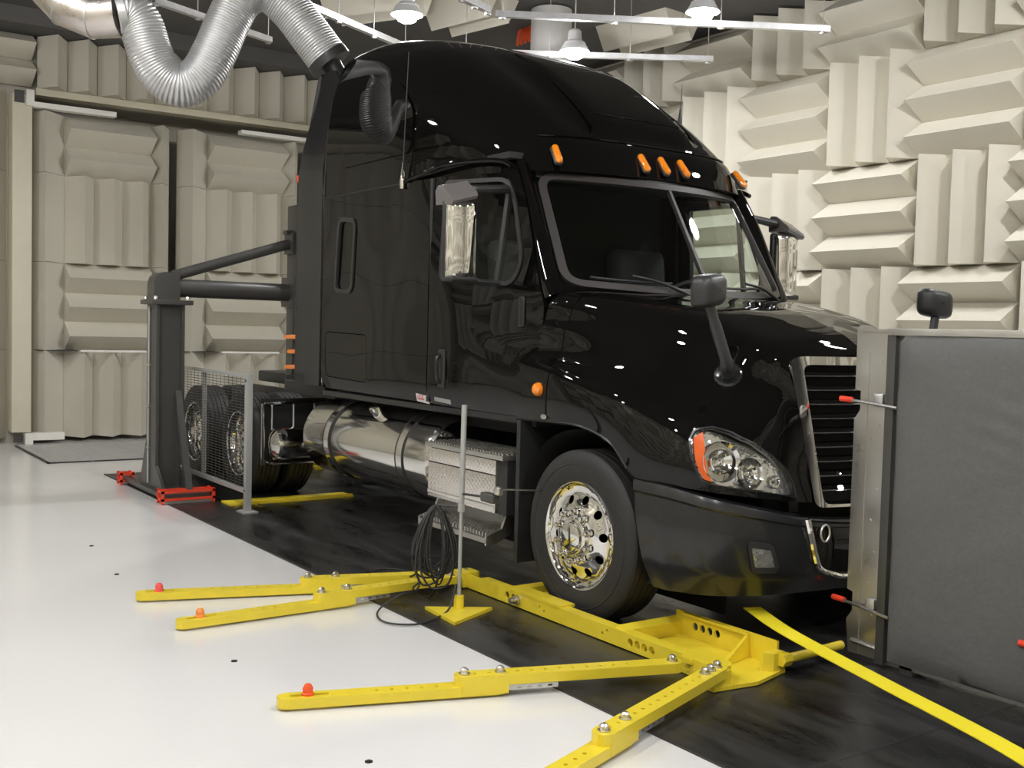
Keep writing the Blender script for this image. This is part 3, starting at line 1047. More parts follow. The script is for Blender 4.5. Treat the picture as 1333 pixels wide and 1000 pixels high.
# wipers
for (u0, u1) in ((-0.10, -0.80), (0.80, 0.12)):
    arm = [np.array(WS(u0, -0.05, -0.02)), np.array(WS(u0 * 0.6 + u1 * 0.4, 0.04, -0.05)), np.array(WS(u0 * 0.35 + u1 * 0.65, 0.085, -0.035))]
    wo = MB().tube(spline(arm, 10), [0.013] * 4 + [0.009] * 6, 8).build('wiper_arm', 'black_plastic', truck)
    bl = [np.array(WS(u, 0.075 + 0.02 * math.sin(3 * (u - u0)), -0.018)) for u in np.linspace(u0 * 0.72 + u1 * 0.28, u1, 12)]
    MB().tube(bl, 0.009, 6).build('wiper_blade', 'black_plastic', wo)

# ---- hood and fenders: lofted control net, rows run from the wheel arch over to the hood centre
NET = np.array([
    [(-.68, -1.168, 1.125), (-.595, -1.192, 1.27), (-.545, -1.188, 1.45), (-.497, -1.140, 1.56), (-.488, -1.102, 1.74), (-.44, -1.015, 1.925), (-.26, -.60, 1.935), (-.15, 0, 1.935)],
    [(-.20, -1.200, 1.140), (-.20, -1.212, 1.30), (-.20, -1.195, 1.43), (-.20, -1.120, 1.53), (-.20, -1.065, 1.72), (-.15, -.96, 1.895), (-.04, -.55, 1.915), (.06, 0, 1.92)],
    [(.05, -1.210, 1.135), (.08, -1.222, 1.27), (.10, -1.200, 1.38), (.10, -1.100, 1.48), (.12, -1.010, 1.68), (.15, -.89, 1.845), (.22, -.50, 1.87), (.30, 0, 1.88)],
    [(.30, -1.210, 1.070), (.33, -1.220, 1.20), (.36, -1.190, 1.33), (.38, -1.065, 1.43), (.40, -.935, 1.63), (.43, -.81, 1.785), (.50, -.45, 1.82), (.55, 0, 1.83)],
    [(.50, -1.190, .900), (.54, -1.200, 1.07), (.58, -1.150, 1.25), (.60, -1.010, 1.37), (.63, -.850, 1.56), (.66, -.72, 1.71), (.70, -.40, 1.755), (.74, 0, 1.765)],
    [(.75, -1.140, .885), (.78, -1.130, 1.03), (.80, -1.050, 1.20), (.81, -.910, 1.32), (.82, -.770, 1.49), (.84, -.65, 1.635), (.87, -.36, 1.685), (.90, 0, 1.70)],
    [(.95, -.980, .860), (.95, -.955, .98), (.94, -.880, 1.13), (.92, -.780, 1.27), (.90, -.680, 1.44), (.91, -.59, 1.575), (.95, -.32, 1.635), (.98, 0, 1.65)],
    [(1.06, -.740, .830), (1.05, -.725, .96), (1.02, -.690, 1.10), (.99, -.655, 1.24), (.95, -.600, 1.41), (.94, -.54, 1.545), (.99, -.28, 1.605), (1.03, 0, 1.62)],
    [(1.11, -.470, .800), (1.09, -.475, .93), (1.065, -.485, 1.08), (1.04, -.495, 1.22), (1.0, -.510, 1.38), (.965, -.500, 1.52), (1.02, -.26, 1.578), (1.05, 0, 1.592)],
], float)


def HS(u, v):
    """hood surface point, u 0..8 back to front, v 0..7 arch to centre"""
    return catmull(np.array([catmull(NET[i], v) for i in range(9)]), u)


def HN(u, v):
    a = HS(u + 1e-3, v) - HS(u - 1e-3, v); b_ = HS(u, v + 1e-3) - HS(u, v - 1e-3)
    n_ = np.cross(b_, a); n_ /= np.linalg.norm(n_)
    return n_ if (n_[1] < 0 or (abs(n_[1]) < 0.3 and n_[2] > 0)) else -n_


def hood_px(pts, u0=6.0, v0=1.2): return [tuple(solve_uv(HS, px, py, u0, v0)) for px, py in pts]


def fhood(s):
    def f_(u, v, d):
        p = HS(u, v) - HN(u, v) * d
        return (p[0], -s * p[1], p[2]) if s > 0 else tuple(p)
    return f_


head_px = [(898, 572), (904, 560), (928, 556), (952, 563), (981, 577), (1005, 594), (1024, 613), (1032, 629), (1036, 648), (1022, 645), (988, 640), (952, 635), (928, 631), (914, 626), (904, 606)]
head_uv = hood_px(head_px)
ULIM = 0.93
uu = np.concatenate([np.linspace(0.72, 8, 91)]); vvv = np.linspace(0, 7, 85)
cut = inset(head_uv, 0.02)
for s in (-1, 1):
    mbh = MB()
    P = [[HS(u, v) for v in vvv] for u in uu]
    vs = [(p[0], p[1] * (-s), p[2]) for row in P for p in row]
    nb = len(vvv); fs = []
    for i in range(len(uu) - 1):
        for j in range(nb - 1):
            cu, cv = (uu[i] + uu[i + 1]) / 2, (vvv[j] + vvv[j + 1]) / 2
            if inside(cut, cu, cv): continue
            q = (i * nb + j, i * nb + j + 1, (i + 1) * nb + j + 1, (i + 1) * nb + j)
            fs.append(q if s > 0 else q[::-1])
    mbh.add(vs, fs)
    hood = mbh.build('hood_half', 'paint', truck, angle=50, fixn=False)
    # cowl panel between door and hood
    cw = MB(); P = [[HS(u, v) for v in np.linspace(0, 6.98, 60)] for u in np.linspace(0.0, 0.69, 10)]
    cw.grid([[(p[0], p[1] * (-s), p[2]) for p in row] for row in P], flip=(s < 0))
    cowl = cw.build('cowl_panel', 'paint', truck, angle=50, fixn=False)
    # dark sheet under the seam, standing in for shadow in the gap
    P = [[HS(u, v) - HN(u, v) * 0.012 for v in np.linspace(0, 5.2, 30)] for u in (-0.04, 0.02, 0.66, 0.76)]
    MB().grid([[(p[0], p[1] * (-s), p[2]) for p in row] for row in P]).build('seam_shadow_sheet', 'seam', cowl)
    fh = fhood(s)
    # arch lip
    lip = [fh(u, 0.0, 0.004) for u in np.linspace(0.0, 3.7, 40)]
    MB().tube(lip, 0.009, 6).build('arch_lip', 'paint_satin', hood)
    # ---- headlight
    hb = MB(); panel(hb, inset(head_uv, -0.028), [inset(head_uv, 0.022)], fh, 0.2, -0.005, 0.03)
    hl = hb.build('headlight_bezel', 'paint_satin', truck)
    cb = MB(); panel(cb, head_uv, [], lambda u, v, d: fh(u, v, d + 0.035 * math.sin(max(0, min(1, (u - 4.9) / 2.4)) * math.pi)), 0.12, 0.035, None)
    cb.build('reflector_bowl', 'reflector', hl)
    wl = MB()
    hh = densify(head_uv, 0.1)
    wl.grid([[fh(u, v, d) for d in (0.0, 0.04)] for u, v in hh + hh[:1]]).build('reflector_wall', 'polished', hl)
    am = hood_px([(903, 570), (915, 562), (918, 585), (927, 628), (916, 624), (907, 606)])
    ab = MB(); panel(ab, am, [], fh, 0.1, 0.004, 0.03)
    tag(ab.build('turn_signal', 'amber_flat', hl), 'amber turn signal strip')
    lc = MB(); panel(lc, head_uv, [], lambda u, v, d: fh(u, v, d - 0.012 * math.sin(max(0, min(1, (u - 4.9) / 2.4)) * math.pi)), 0.15, -0.002, None)
    lc.build('headlight_lens', 'lens_clear', hl)
    for (px, py, r_) in ((940, 600, 0.062), (978, 616, 0.048), (1012, 628, 0.034)):
        u, v = solve_uv(HS, px, py, 6, 1)
        p = Vector(fh(u, v, 0.045)); n_ = (Vector(fh(u, v, -0.1)) - p).normalized()
        n_ = (n_ + Vector((0.6, 0, 0))).normalized()
        m_ = frame_to(p, p + n_)
        pr = MB().lathe([(r_ * 1.05, -0.02), (r_ * 1.05, 0.020), (r_ * 0.95, 0.024), (r_ * 0.86, 0.018), (r_ * 0.62, 0.0), (r_ * 0.3, -0.008), (r_ * 0.28, 0.012), (r_ * 0.15, 0.020), (0, 0.021)], 24, m_)
        pr.build('lamp_reflector', 'chrome', hl)
        if r_ > 0.04:
            MB().lathe([(r_ * 1.75, 0.022), (r_ * 1.70, 0.026), (r_ * 1.35, 0.004), (r_ * 1.06, -0.012)], 28, m_, cap=False).build('reflector_dish', 'chrome', hl)
    # side marker lamp on the cowl
    p = Vector((-0.39, s * 1.206, 1.327))
    m_ = frame_to(p, p + Vector((0, s, 0)))
    tag(MB().lathe([(0.042, -0.01), (0.042, 0.008), (0.036, 0.024), (0.022, 0.036), (0, 0.040)], 20, m_).build('side_marker_lamp', 'amber', truck), 'round amber side marker lamp')
    MB().lathe([(0.030, 0), (0.030, 0.008), (0.0, 0.012)], 12, frame_to(Vector((-0.33, s * 1.2, 1.165)), Vector((-0.33, s * 1.3, 1.165))) @ Matrix.Scale(0.5, 4, (0, 1, 0))).build('hood_latch', 'bolt', truck)
    # wheel house liner
    G4 = [[(0.62 * math.cos(a) * 1.0, s * y, 0.50 + 0.615 * math.sin(a)) for y in (1.17, 0.62)] for a in np.linspace(-0.25, math.pi + 0.25, 22)]
    MB().grid(G4).build('wheel_house', 'dark_matte', truck)
    MB().prism([(-0.66, 0.10), (0.62, 0.10), (0.62, 1.2), (-0.66, 1.2)], lambda x, z, d: (x, s * (0.60 - d), z), 0, 0.02).build('wheel_house_wall', 'dark_matte', truck)
    MB().box((-0.64, min(s * 1.185, s * 0.80), 0.22), (-0.60, max(s * 1.185, s * 0.80), 1.12), bev=0.008).build('splash_guard', 'black_plastic', truck)

# ---- grille
def gx(y, z): return 0.945 + (1.52 - z) * 0.17 + 0.09 * (1 - (y / 0.5) ** 2)


def fg(y, z, d): return (gx(y, z) - d, y, z)


g_out = roundpoly([(-0.455, 0.775), (0.455, 0.775), (0.525, 1.58), (-0.525, 1.58)], [0.05, 0.05, 0.09, 0.09], 6)
g_in = roundpoly([(-0.405, 0.79), (0.405, 0.79), (0.450, 1.535), (-0.450, 1.535)], [0.05, 0.05, 0.05, 0.05], 6)
q = MB(); panel(q, g_out, [g_in], fg, 0.09, -0.035, 0.03)
gs = q.build('grille_surround', 'chrome', truck, angle=50)
tag(gs, 'chrome grille surround')
q = MB(); panel(q, g_in, [], fg, 0.15, 0.075, None)
q.build('grille_mesh', 'dark_matte', gs)
for k in range(9):
    z = 0.865 + 0.0765 * k
    hw = 0.398 + 0.045 * (z - 0.8) / 0.72
    G5 = [[(gx(y, z) + a, y, z + b_) for (a, b_) in ((-0.06, 0.022), (0.0, 0.018), (0.012, 0.004), (0.004, -0.012), (-0.06, -0.018))] for y in np.linspace(-hw, hw, 13)]
    br = MB().grid(G5).build('grille_bar', 'paint', gs)
    MB().tube([(gx(y, z) + 0.013, y, z - 0.003) for y in np.linspace(-hw, hw, 13)], 0.0035, 6).build('chrome_edge', 'chrome', br)

# ---- bumper
BP = np.array([(.50, -1.190), (.75, -1.168), (.95, -1.055), (1.08, -.835), (1.145, -.58), (1.185, -.30), (1.20, 0)], float)
BZ = np.array([.893, .882, .838, .785, .735, .712, .705])


def BS(s_, v):
    p = catmull(BP, s_); z0 = float(catmull(BZ, s_)); z1 = 0.325
    t = catmull(BP, min(6, s_ + 0.01)) - catmull(BP, max(0, s_ - 0.01)); t /= np.linalg.norm(t)
    n_ = np.array([t[1], -t[0]])
    n_ = n_ if n_[0] > -0.2 and n_[1] <= 0.01 else -n_
    o = 0.030 * math.sin(math.pi * min(1, max(0, v)) ** 0.8) - 0.04 * max(0, v - 0.75) / 0.25
    if v < 0.10: o += 0.012
    x = p[0] + n_[0] * o + 0.13 * max(0, 1 - s_ / 1.2) * v
    return np.array([x, p[1] + n_[1] * o, z0 + (z1 - z0) * v])


sv = np.linspace(0, 6, 61); bv = [0, 0.02, 0.06, 0.095, 0.12, 0.2, 0.3, 0.4, 0.5, 0.6, 0.7, 0.76, 0.82, 0.9, 1.0]
G6 = []
for s_ in sv:
    r0 = BS(s_, 0)
    row = [tuple(r0 + (-0.06, 0.05 * (1 if s_ < 4 else 0), 0.004))] + [tuple(BS(s_, v)) for v in bv] + [tuple(BS(s_, 1) + (-0.10, 0.06, -0.01))]
    G6.append(row)
full = G6 + [[(p[0], -p[1], p[2]) for p in row] for row in G6[::-1][1:]]
bump_ = MB().grid(full).build('front_bumper', 'paint_satin', truck, angle=40)
tag(bump_, 'dark satin bumper')
MB().grid([[tuple(BS(s_, 1) + (-0.10, 0.06, -0.01)), tuple(np.array(BS(s_, 1)) * (0.3, 0.8, 1))] for s_ in sv]).build('bumper_underside', 'dark_matte', bump_)
for s in (-1, 1):
    ms = lambda P: (P[0], -s * P[1], P[2])
    # fog lamp
    fo = [tuple(solve_uv(BS, px, py, 3.2, 0.6)) for px, py in ((976, 711), (1004, 714), (1011, 741), (981, 741))]
    fo = roundpoly(fo, 0.05, 4)
    fb = lambda u, v, d: ms(BS(u, v) + np.array([0.8, -0.55, 0.1]) * (-d))
    q = MB(); panel(q, inset(fo, -0.05), [inset(fo, 0.02)], fb, 0.08, -0.012, 0.03)
    fl = q.build('fog_lamp_bezel', 'black_plastic', bump_)
    q = MB(); panel(q, fo, [], fb, 0.05, -0.006, None)
    q.build('fog_lamp', 'reflector', bump_)
    q = MB(); panel(q, fo, [], fb, 0.1, -0.012, None)
    q.build('fog_lamp_lens', 'lens_clear', bump_)
    # chrome lip of the lower intake
    uvs = [solve_uv(BS, px, py, 4.8, 0.4) for px, py in ((1049, 676), (1054, 700), (1060, 728), (1066, 741), (1082, 747), (1098, 749))]
    pts = [ms(BS(*q_) + (0.012, 0, 0)) for q_ in uvs]
    pts.append(ms(BS(6.0, float(uvs[-1][1])) + (0.012, 0, 0)))
    MB().tube(spline(pts, 36), 0.017, 8).build('intake_lip', 'chrome', bump_)
    iy = [(u, v) for u, v in uvs] + [(6.0, float(uvs[-1][1])), (6.0, 0.06)]
    q = MB(); panel(q, iy, [], lambda u, v, d: ms(BS(u, v) + (-d, 0, 0)), 0.2, -0.004, None)
    q.build('intake', 'paint', bump_)
    # tow pin ring
    u, v = solve_uv(BS, 1072, 694, 5, 0.3)
    c = np.array(ms(BS(u, v))) + (0.012, 0, 0)
    MB().tube([tuple(c + (0, 0.035 * math.cos(a), 0.045 * math.sin(a))) for a in np.linspace(0, 2 * math.pi, 20, endpoint=False)], 0.006, 6, closed=True).build('tow_ring', 'bolt', bump_)

# ---- mirrors
for s in (-1, 1):
    c = Vector((-0.885, s * 1.485, 2.235))
    m_ = zrot(s * -0.10)
    hd_ = MB()
    # rounded shell: plan D-shape lofted in z
    prof = []
    for a in np.linspace(-math.pi / 2, math.pi / 2, 15):
        prof.append((0.075 * math.cos(a) ** 0.6 if math.cos(a) > 1e-6 else 0.0, 0.108 * math.sin(a)))
    G7 = []
    for zz, k in ((-0.235, 0.90), (-0.225, 0.97), (-0.20, 1.0), (-0.1, 1.0), (0, 1.0), (0.1, 1.0), (0.20, 1.0), (0.222, 0.95), (0.236, 0.82), (0.242, 0.5), (0.243, 0.05)):
        G7.append([tuple(c + m_ @ Vector((p[0] * k, p[1] * (0.9 + 0.1 * k), zz))) for p in prof])
    mo = hd_.grid(G7).build('mirror_shell', 'chrome', truck, angle=60)
    tag(mo, 'chrome mirror housing')
    MB().rbox(c + Vector((-0.022, 0, -0.002)), (0.05, 0.235, 0.50), 0.02, 4, m_).build('mirror_frame', 'black_plastic', mo)
    MB().rbox(c + Vector((-0.047, 0, 0)), (0.006, 0.19, 0.44), 0.002, 2, m_).build('mirror_glass', 'chrome', mo)
    MB().rbox(c + Vector((0.01, 0, -0.245)), (0.12, 0.22, 0.04), 0.015, 3, m_).build('mirror_foot', 'black_plastic', mo)
    # upper arm ending in a sloped cover over the mirror head
    A = np.array([-0.98, s * 1.07, 2.60]); B = np.array([-0.91, s * 1.46, 2.55])
    ao = MB().tube([tuple(A), tuple(A * 0.4 + B * 0.6), tuple(B)], [0.028, 0.030, 0.034], 10).build('mirror_arm', 'black_plastic', truck)
    y0, y1 = s * 1.42, s * 1.60
    cv = [(-0.99, 2.50), (-0.80, 2.492), (-0.785, 2.51), (-0.80, 2.535), (-0.92, 2.615), (-0.97, 2.62), (-1.0, 2.59)]
    MB().prism(cv, lambda x, z, d: (x, y0 + (y1 - y0) * d, z - 0.05 * d * d), 0, 1).build('arm_cover', 'cap_grey', ao, smooth=False)
    lo = np.array([-0.95, s * 1.12, 1.98]); hi = np.array([-0.885, s * 1.47, 1.985])
    MB().tube([lo, hi], 0.022, 8).build('lower_arm', 'black_plastic', ao)
    # hood mirror
    c = Vector((0.81, s * 0.985, 1.915))
    hm = MB()
    G9 = []
    for (dx, k) in ((-0.055, 0.80), (-0.05, 0.95), (-0.03, 1.0), (0.0, 1.0), (0.03, 0.93), (0.05, 0.78), (0.062, 0.5), (0.066, 0.05)):
        ring = []
        for a in np.linspace(0, 2 * math.pi, 29):
            ca, sa = math.cos(a), math.sin(a)
            yy = 0.112 * k * math.copysign(abs(ca) ** 0.45, ca); zz = 0.088 * k * math.copysign(abs(sa) ** 0.45, sa)
            ring.append(tuple(c + zrot(s * -0.25) @ Vector((dx, yy, zz + 0.12 * yy * s * -1))))
        G9.append(ring)
    hm.grid(G9)
    ho = hm.build('hood_mirror', 'black_plastic', truck, angle=60)
    # stalk foot found on the hood surface
    u, v = solve_uv(HS, 948, 488, 5, 2.5)
    F = HS(u, v); F = Vector((F[0], -s * F[1], F[2])); nn = HN(u, v); nn = Vector((nn[0], -s * nn[1], nn[2]))
    top_ = c + Vector((0, 0, -0.075))
    mid = Vector((F.x + nn.x * 0.10, F.y + nn.y * 0.10, F.z + 0.06))
    MB().tube(spline([top_, top_ * 0.55 + mid * 0.45, mid, F + nn * 0.01], 16), [0.030] * 4 + [0.034] * 6 + [0.042] * 6, 10, flat=0.8).build('mirror_stalk', 'black_plastic', ho)
    MB().lathe([(0.075, -0.03), (0.075, 0.006), (0.064, 0.016), (0.05, 0.010), (0.0, 0.008)], 24, frame_to(F, F + nn)).build('mirror_base', 'paint_satin', ho)

# ---- aerials
_za = next(float(z) for z in np.linspace(4.0, 2.8, 240) if roof_y(-1.42, float(z)) > 0.84)
for (x, y, z, h) in ((-2.12, -1.222, 2.76, 0.90), (-1.42, 0.84, _za, 0.30)):
    ao = MB().tube([(x, y, z), (x + 0.08 * h, y - 0.01, z + h)], [0.006, 0.003], 6).build('aerial', 'black_plastic', truck)
    MB().lathe([(0.018, -0.07), (0.022, -0.02), (0.016, 0.03), (0.006, 0.10), (0.005, 0.12)], 12, Matrix.Translation((x, y, z))).build('aerial_base', 'chrome' if y < 0 else 'black_plastic', ao)

# ---- small decals below the door gap
for (px, py, w_, h_, m1) in ((550, 518.5, 0.17, 0.062, 'decal_white'), (576, 521, 0.20, 0.035, 'decal_grey')):
    x, z = solve_uv(SR, px, py, -1.7, 1.2)
    q = MB(); panel(q, [(x - w_ / 2, z - h_ / 2 + 0.006), (x + w_ / 2, z - h_ / 2 - 0.006), (x + w_ / 2, z + h_ / 2 - 0.01), (x - w_ / 2, z + h_ / 2)], [], fside(-1), 0.06, -0.002, 0.001)
    dc = q.build('decal', m1, truck, smooth=False)
    if m1 == 'decal_white':
        for k, (dx, dz) in enumerate(((-0.045, 0.008), (-0.015, 0.008), (0.015, 0.006))):
            pts = [(x + dx + 0.014 * math.cos(a), -(side_w(x, z) + 0.004), z + dz + 0.016 * math.sin(a)) for a in np.linspace(0.6, 5.6, 10)]
            MB().tube(pts, 0.004, 5).build('decal_letter', 'decal_red', dc)

# ---- interior
MB().box((-3.40, -1.10, 1.08), (-0.55, 1.10, 1.14)).build('cab_floor', 'interior', truck, smooth=False)
MB().box((-1.95, -1.12, 1.14), (-1.90, 1.12, 2.95)).build('sleeper_curtain', 'interior', truck, smooth=False)
MB().box((-1.92, -1.08, 2.80), (-0.95, 1.08, 2.84)).build('headliner', 'interior', truck, smooth=False)
G10 = [[(x, y, z) for (x, z) in ((-1.02, 1.45), (-0.98, 1.80), (-0.90, 1.90), (-0.60, 1.955 - 0.03 * abs(y)), (-0.20 - 0.24 * abs(y) ** 2, 1.92), (-0.20 - 0.24 * abs(y) ** 2, 1.7))] for y in np.linspace(-0.97, 0.97, 13)]
dsh = MB().grid(G10).build('dashboard', 'dash', truck, angle=50)
MB().rbox((-0.72, -0.12, 1.965), (0.22, 0.42, 0.08), 0.03, 3).build('dash_pod', 'dash', dsh)
c = np.array([-1.05, 0.55, 1.93]); ax = np.array([-0.62, 0, 0.78]); e1 = np.array([0.78, 0, 0.62]); e2 = np.array([0, 1, 0])
sw = MB().tube([tuple(c + 0.225 * (math.cos(a) * e1 + math.sin(a) * e2)) for a in np.linspace(0, 2 * math.pi, 36, endpoint=False)], 0.017, 8, closed=True).build('steering_wheel', 'black_plastic', truck)
MB().tube([tuple(c - 0.21 * e2), tuple(c - 0.02 * ax), tuple(c + 0.21 * e2)], 0.016, 6).tube([tuple(c), tuple(c - 0.21 * e1)], 0.018, 6).tube([tuple(c), tuple(c - ax * 0.45)], 0.03, 8).build('steering_spokes', 'black_plastic', sw)
for y in (-0.55, 0.55):
    st = MB().rbox((-1.52, y, 1.90), (0.16, 0.52, 0.85), 0.06, 3, Matrix.Rotation(-0.12, 4, 'Y')).build('cab_seat', 'seat_cloth', truck)
    MB().rbox((-1.28, y, 1.52), (0.52, 0.52, 0.16), 0.05, 3).build('seat_cushion', 'seat_cloth', st)
    MB().rbox((-1.25, y, 1.28), (0.35, 0.35, 0.34), 0.03, 2).build('seat_base', 'interior', st)

# ---- wheels
def axle_matrix(x, y, z, s): return Matrix.Translation((x, y, z)) @ Matrix.Rotation(-s * math.pi / 2, 4, 'X')


def wheel(x, y, s, kind, z=0.50, full=True):
    """axle-aligned wheel; local z points out of the truck"""
    m_ = axle_matrix(x, y, z, s)
    R = 0.50
    half = [(0.292, 0.112), (0.30, 0.125), (0.335, 0.137), (0.385, 0.143), (0.43, 0.141), (0.465, 0.134), (0.485, 0.126), (0.495, 0.118)]
    tread = []
    ribs = [0.110, 0.072, 0.064, 0.026, 0.018, -0.018, -0.026, -0.064, -0.072, -0.110]
    tread.append((R, 0.110))
    for a, b_ in ((0.070, 0.062), (0.026, 0.018), (-0.018, -0.026), (-0.062, -0.070)):
        tread += [(R + 0.001, a + 0.001), (R - 0.013, a - 0.002), (R - 0.013, b_ + 0.002), (R + 0.001, b_ - 0.001)]
    tread.append((R, -0.110))
    prof = half + tread + [(r, -h) for r, h in half[::-1]]
    # sidewall rings
    tyre = MB().lathe(prof, 72, m_, closed=True).build('front_tire' if kind == 'front' else 'drive_tire', 'rubber', truck, angle=28)
    if not full:
        MB().lathe([(0.30, 0.118), (0.30, -0.118), (0.28, -0.10), (0.28, 0.10)], 32, m_, closed=True).build('wheel_rim', 'polished', tyre)
        return tyre
    MB().lathe([(0.415, 0.1415), (0.417, 0.1445), (0.424, 0.1440), (0.426, 0.1405)], 72, m_, closed=True).build('sidewall_ring', 'rubber', tyre)
    if kind == 'front':
        fr = pchip([0.0, 0.10, 0.145, 0.172, 0.205, 0.245, 0.275, 0.292], [0.152, 0.152, 0.150, 0.145, 0.126, 0.110, 0.108, 0.116])
        hole_r, hole_n = 0.218, 0.026
    else:
        fr = pchip([0.0, 0.10, 0.145, 0.172, 0.205, 0.235, 0.262, 0.272], [-0.055, -0.055, -0.055, -0.052, -0.045, -0.035, -0.015, 0.0])
        hole_r, hole_n = 0.213, 0.026
    # rim: flange and barrel
    if kind == 'front':
        rp_ = [(0.270, -0.10), (0.278, 0.09), (0.288, 0.112), (0.298, 0.122), (0.307, 0.134), (0.315, 0.136), (0.319, 0.129), (0.300, 0.104), (0.28, -0.10)]
    else:
        rp_ = [(0.262, -0.10), (0.264, -0.02), (0.274, 0.05), (0.288, 0.100), (0.300, 0.118), (0.308, 0.136), (0.316, 0.138), (0.319, 0.130), (0.300, 0.104), (0.275, -0.10)]
    rim = MB().lathe(rp_, 64, m_, closed=True)
    ro = fr and rim.build('wheel_rim', 'chrome', tyre, angle=50)
    rout = 0.290 if kind == 'front' else 0.268
    circ = lambda r, n, cx=0, cy=0: [(cx + r * math.cos(2 * math.pi * k / n), cy + r * math.sin(2 * math.pi * k / n)) for k in range(n)]
    holes = [circ(hole_n, 14, hole_r * math.cos(a), hole_r * math.sin(a)) for a in np.linspace(0, 2 * math.pi, 10, endpoint=False) + 0.1]
    q = MB()
    panel(q, circ(rout, 72), holes, lambda u, v, d: tuple(m_ @ Vector((u, v, fr(math.hypot(u, v)) - d))), 0.028, 0, 0.012)
    q.build('wheel_disc', 'chrome', tyre, angle=45)
    MB().lathe([(0.25, fr(0.2) - 0.06), (0.0, fr(0.2) - 0.06)], 24, m_).build('brake_drum', 'dark_matte', tyre)
    if kind == 'front':
        hubp = [(0.112, 0.150), (0.112, 0.170), (0.104, 0.176), (0.090, 0.176), (0.086, 0.192), (0.076, 0.198), (0.0, 0.200)]
        nz = 0.153
    else:
        hubp = [(0.118, -0.055), (0.118, 0.05), (0.112, 0.075), (0.10, 0.085), (0.055, 0.09), (0.05, 0.105), (0.0, 0.107)]
        nz = -0.055
    MB().lathe(hubp, 36, m_).build('hub_cap', 'chrome', tyre, angle=40)
    nut = MB().lathe([(0.024, 0), (0.024, 0.006), (0.0185, 0.010), (0.0175, 0.034), (0.013, 0.046), (0.0, 0.050)], 10)
    first = None
    for k in range(10):
        a = 2 * math.pi * k / 10 + 0.28
        T = m_ @ Matrix.Translation((0.145 * math.cos(a), 0.145 * math.sin(a), nz))
        if first is None:
            first = nut.build('lug_nut', 'chrome', tyre, angle=40)
            first.matrix_local = T
        else:
            o = first.copy(); COL.objects.link(o); o.parent = tyre; o.matrix_parent_inverse = Matrix.Identity(4); o.matrix_local = T
    return tyre


WB = 6.05
wheel(0.0, -1.045, -1, 'front', 0.495)
wheel(0.0, 1.045, 1, 'front', 0.495)
for ax in (-WB + 0.66, -WB - 0.66):
    for s in (-1, 1):
        wheel(ax, s * 1.075, s, 'drive', 0.497, full=True)
        wheel(ax, s * 0.735, s, 'drive', 0.497, full=False)
    MB().cyl((ax, -1.05, 0.497), (ax, 1.05, 0.497), 0.09, 14).build('drive_axle', 'black_plastic', truck)
MB().tube([(0, -1.0, 0.495), (0, -0.8, 0.42), (0, 0.8, 0.42), (0, 1.0, 0.495)], 0.07, 10).build('front_axle', 'black_plastic', truck)

# ---- chassis
for s in (-1, 1):
    MB().box((-7.1, s * 0.43 - 0.04, 0.72), (0.95, s * 0.43 + 0.04, 0.99), bev=0.01).build('frame_rail', 'black_plastic', truck)
MB().box((-0.55, -0.62, 0.38), (0.90, 0.62, 1.42), bev=0.04).build('engine_block', 'dark_matte', truck)
MB().box((-3.45, -0.85, 0.98), (-0.66, 0.85, 1.085)).build('floor_pan', 'dark_matte', truck, smooth=False)
dk = MB().box((-4.75, -0.62, 1.02), (-3.56, 0.62, 1.10), bev=0.01).build('deck_plate', 'black_plastic', truck)
MB().box((-4.72, -1.02, 1.045), (-3.62, -0.60, 1.16), bev=0.015).build('deck_side_box', 'black_plastic', dk)
fw = MB().box((-6.75, -0.48, 1.04), (-5.85, 0.48, 1.16), bev=0.03).build('fifth_wheel', 'black_plastic', truck)

# polished fuel tank
tk = (-0.895, 0.725)
TR = 0.325
m_ = frame_to((-3.93, tk[0], tk[1]), (0, tk[0], tk[1]))
dome = [(0.0, 0.0), (0.12, 0.006), (0.22, 0.022), (0.28, 0.045), (0.31, 0.075), (TR, 0.12)]
L_ = 2.24
prof = dome + [(TR, L_ - 0.06), (TR - 0.006, L_ - 0.035), (TR - 0.03, L_ - 0.02), (TR - 0.035, L_ - 0.045), (0.15, L_ - 0.06), (0, L_ - 0.06)]
tank = MB().lathe(prof, 72, m_).build('fuel_tank', 'polished', truck, angle=40)
tag(tank, 'polished cylindrical fuel tank')
for px in (425, 520):
    x = float(on(px, 560, 1, tk[0] - TR)[0])
    def ring(x0, x1, r): return MB().lathe([(r - 0.01, x0 + 3.93), (r, x0 + 3.93), (r, x1 + 3.93), (r - 0.01, x1 + 3.93)], 64, m_, closed=True)
    st = ring(x - 0.045, x + 0.045, TR + 0.008).build('tank_strap', 'polished', tank, angle=40)
    ring(x - 0.056, x - 0.044, TR + 0.010).build('strap_edge', 'cable', st)
    ring(x + 0.044, x + 0.056, TR + 0.010).build('strap_edge', 'cable', st)
x = float(on(497, 548, 1, -1.05)[0])
MB().lathe([(0.055, -0.03), (0.055, 0.04), (0.062, 0.045), (0.062, 0.075), (0.05, 0.085), (0.0, 0.085)], 24, frame_to((x, tk[0] - 0.17, tk[1] + 0.27), (x, tk[0] - 0.32, tk[1] + 0.52))).build('tank_cap', 'chrome', tank, angle=40)

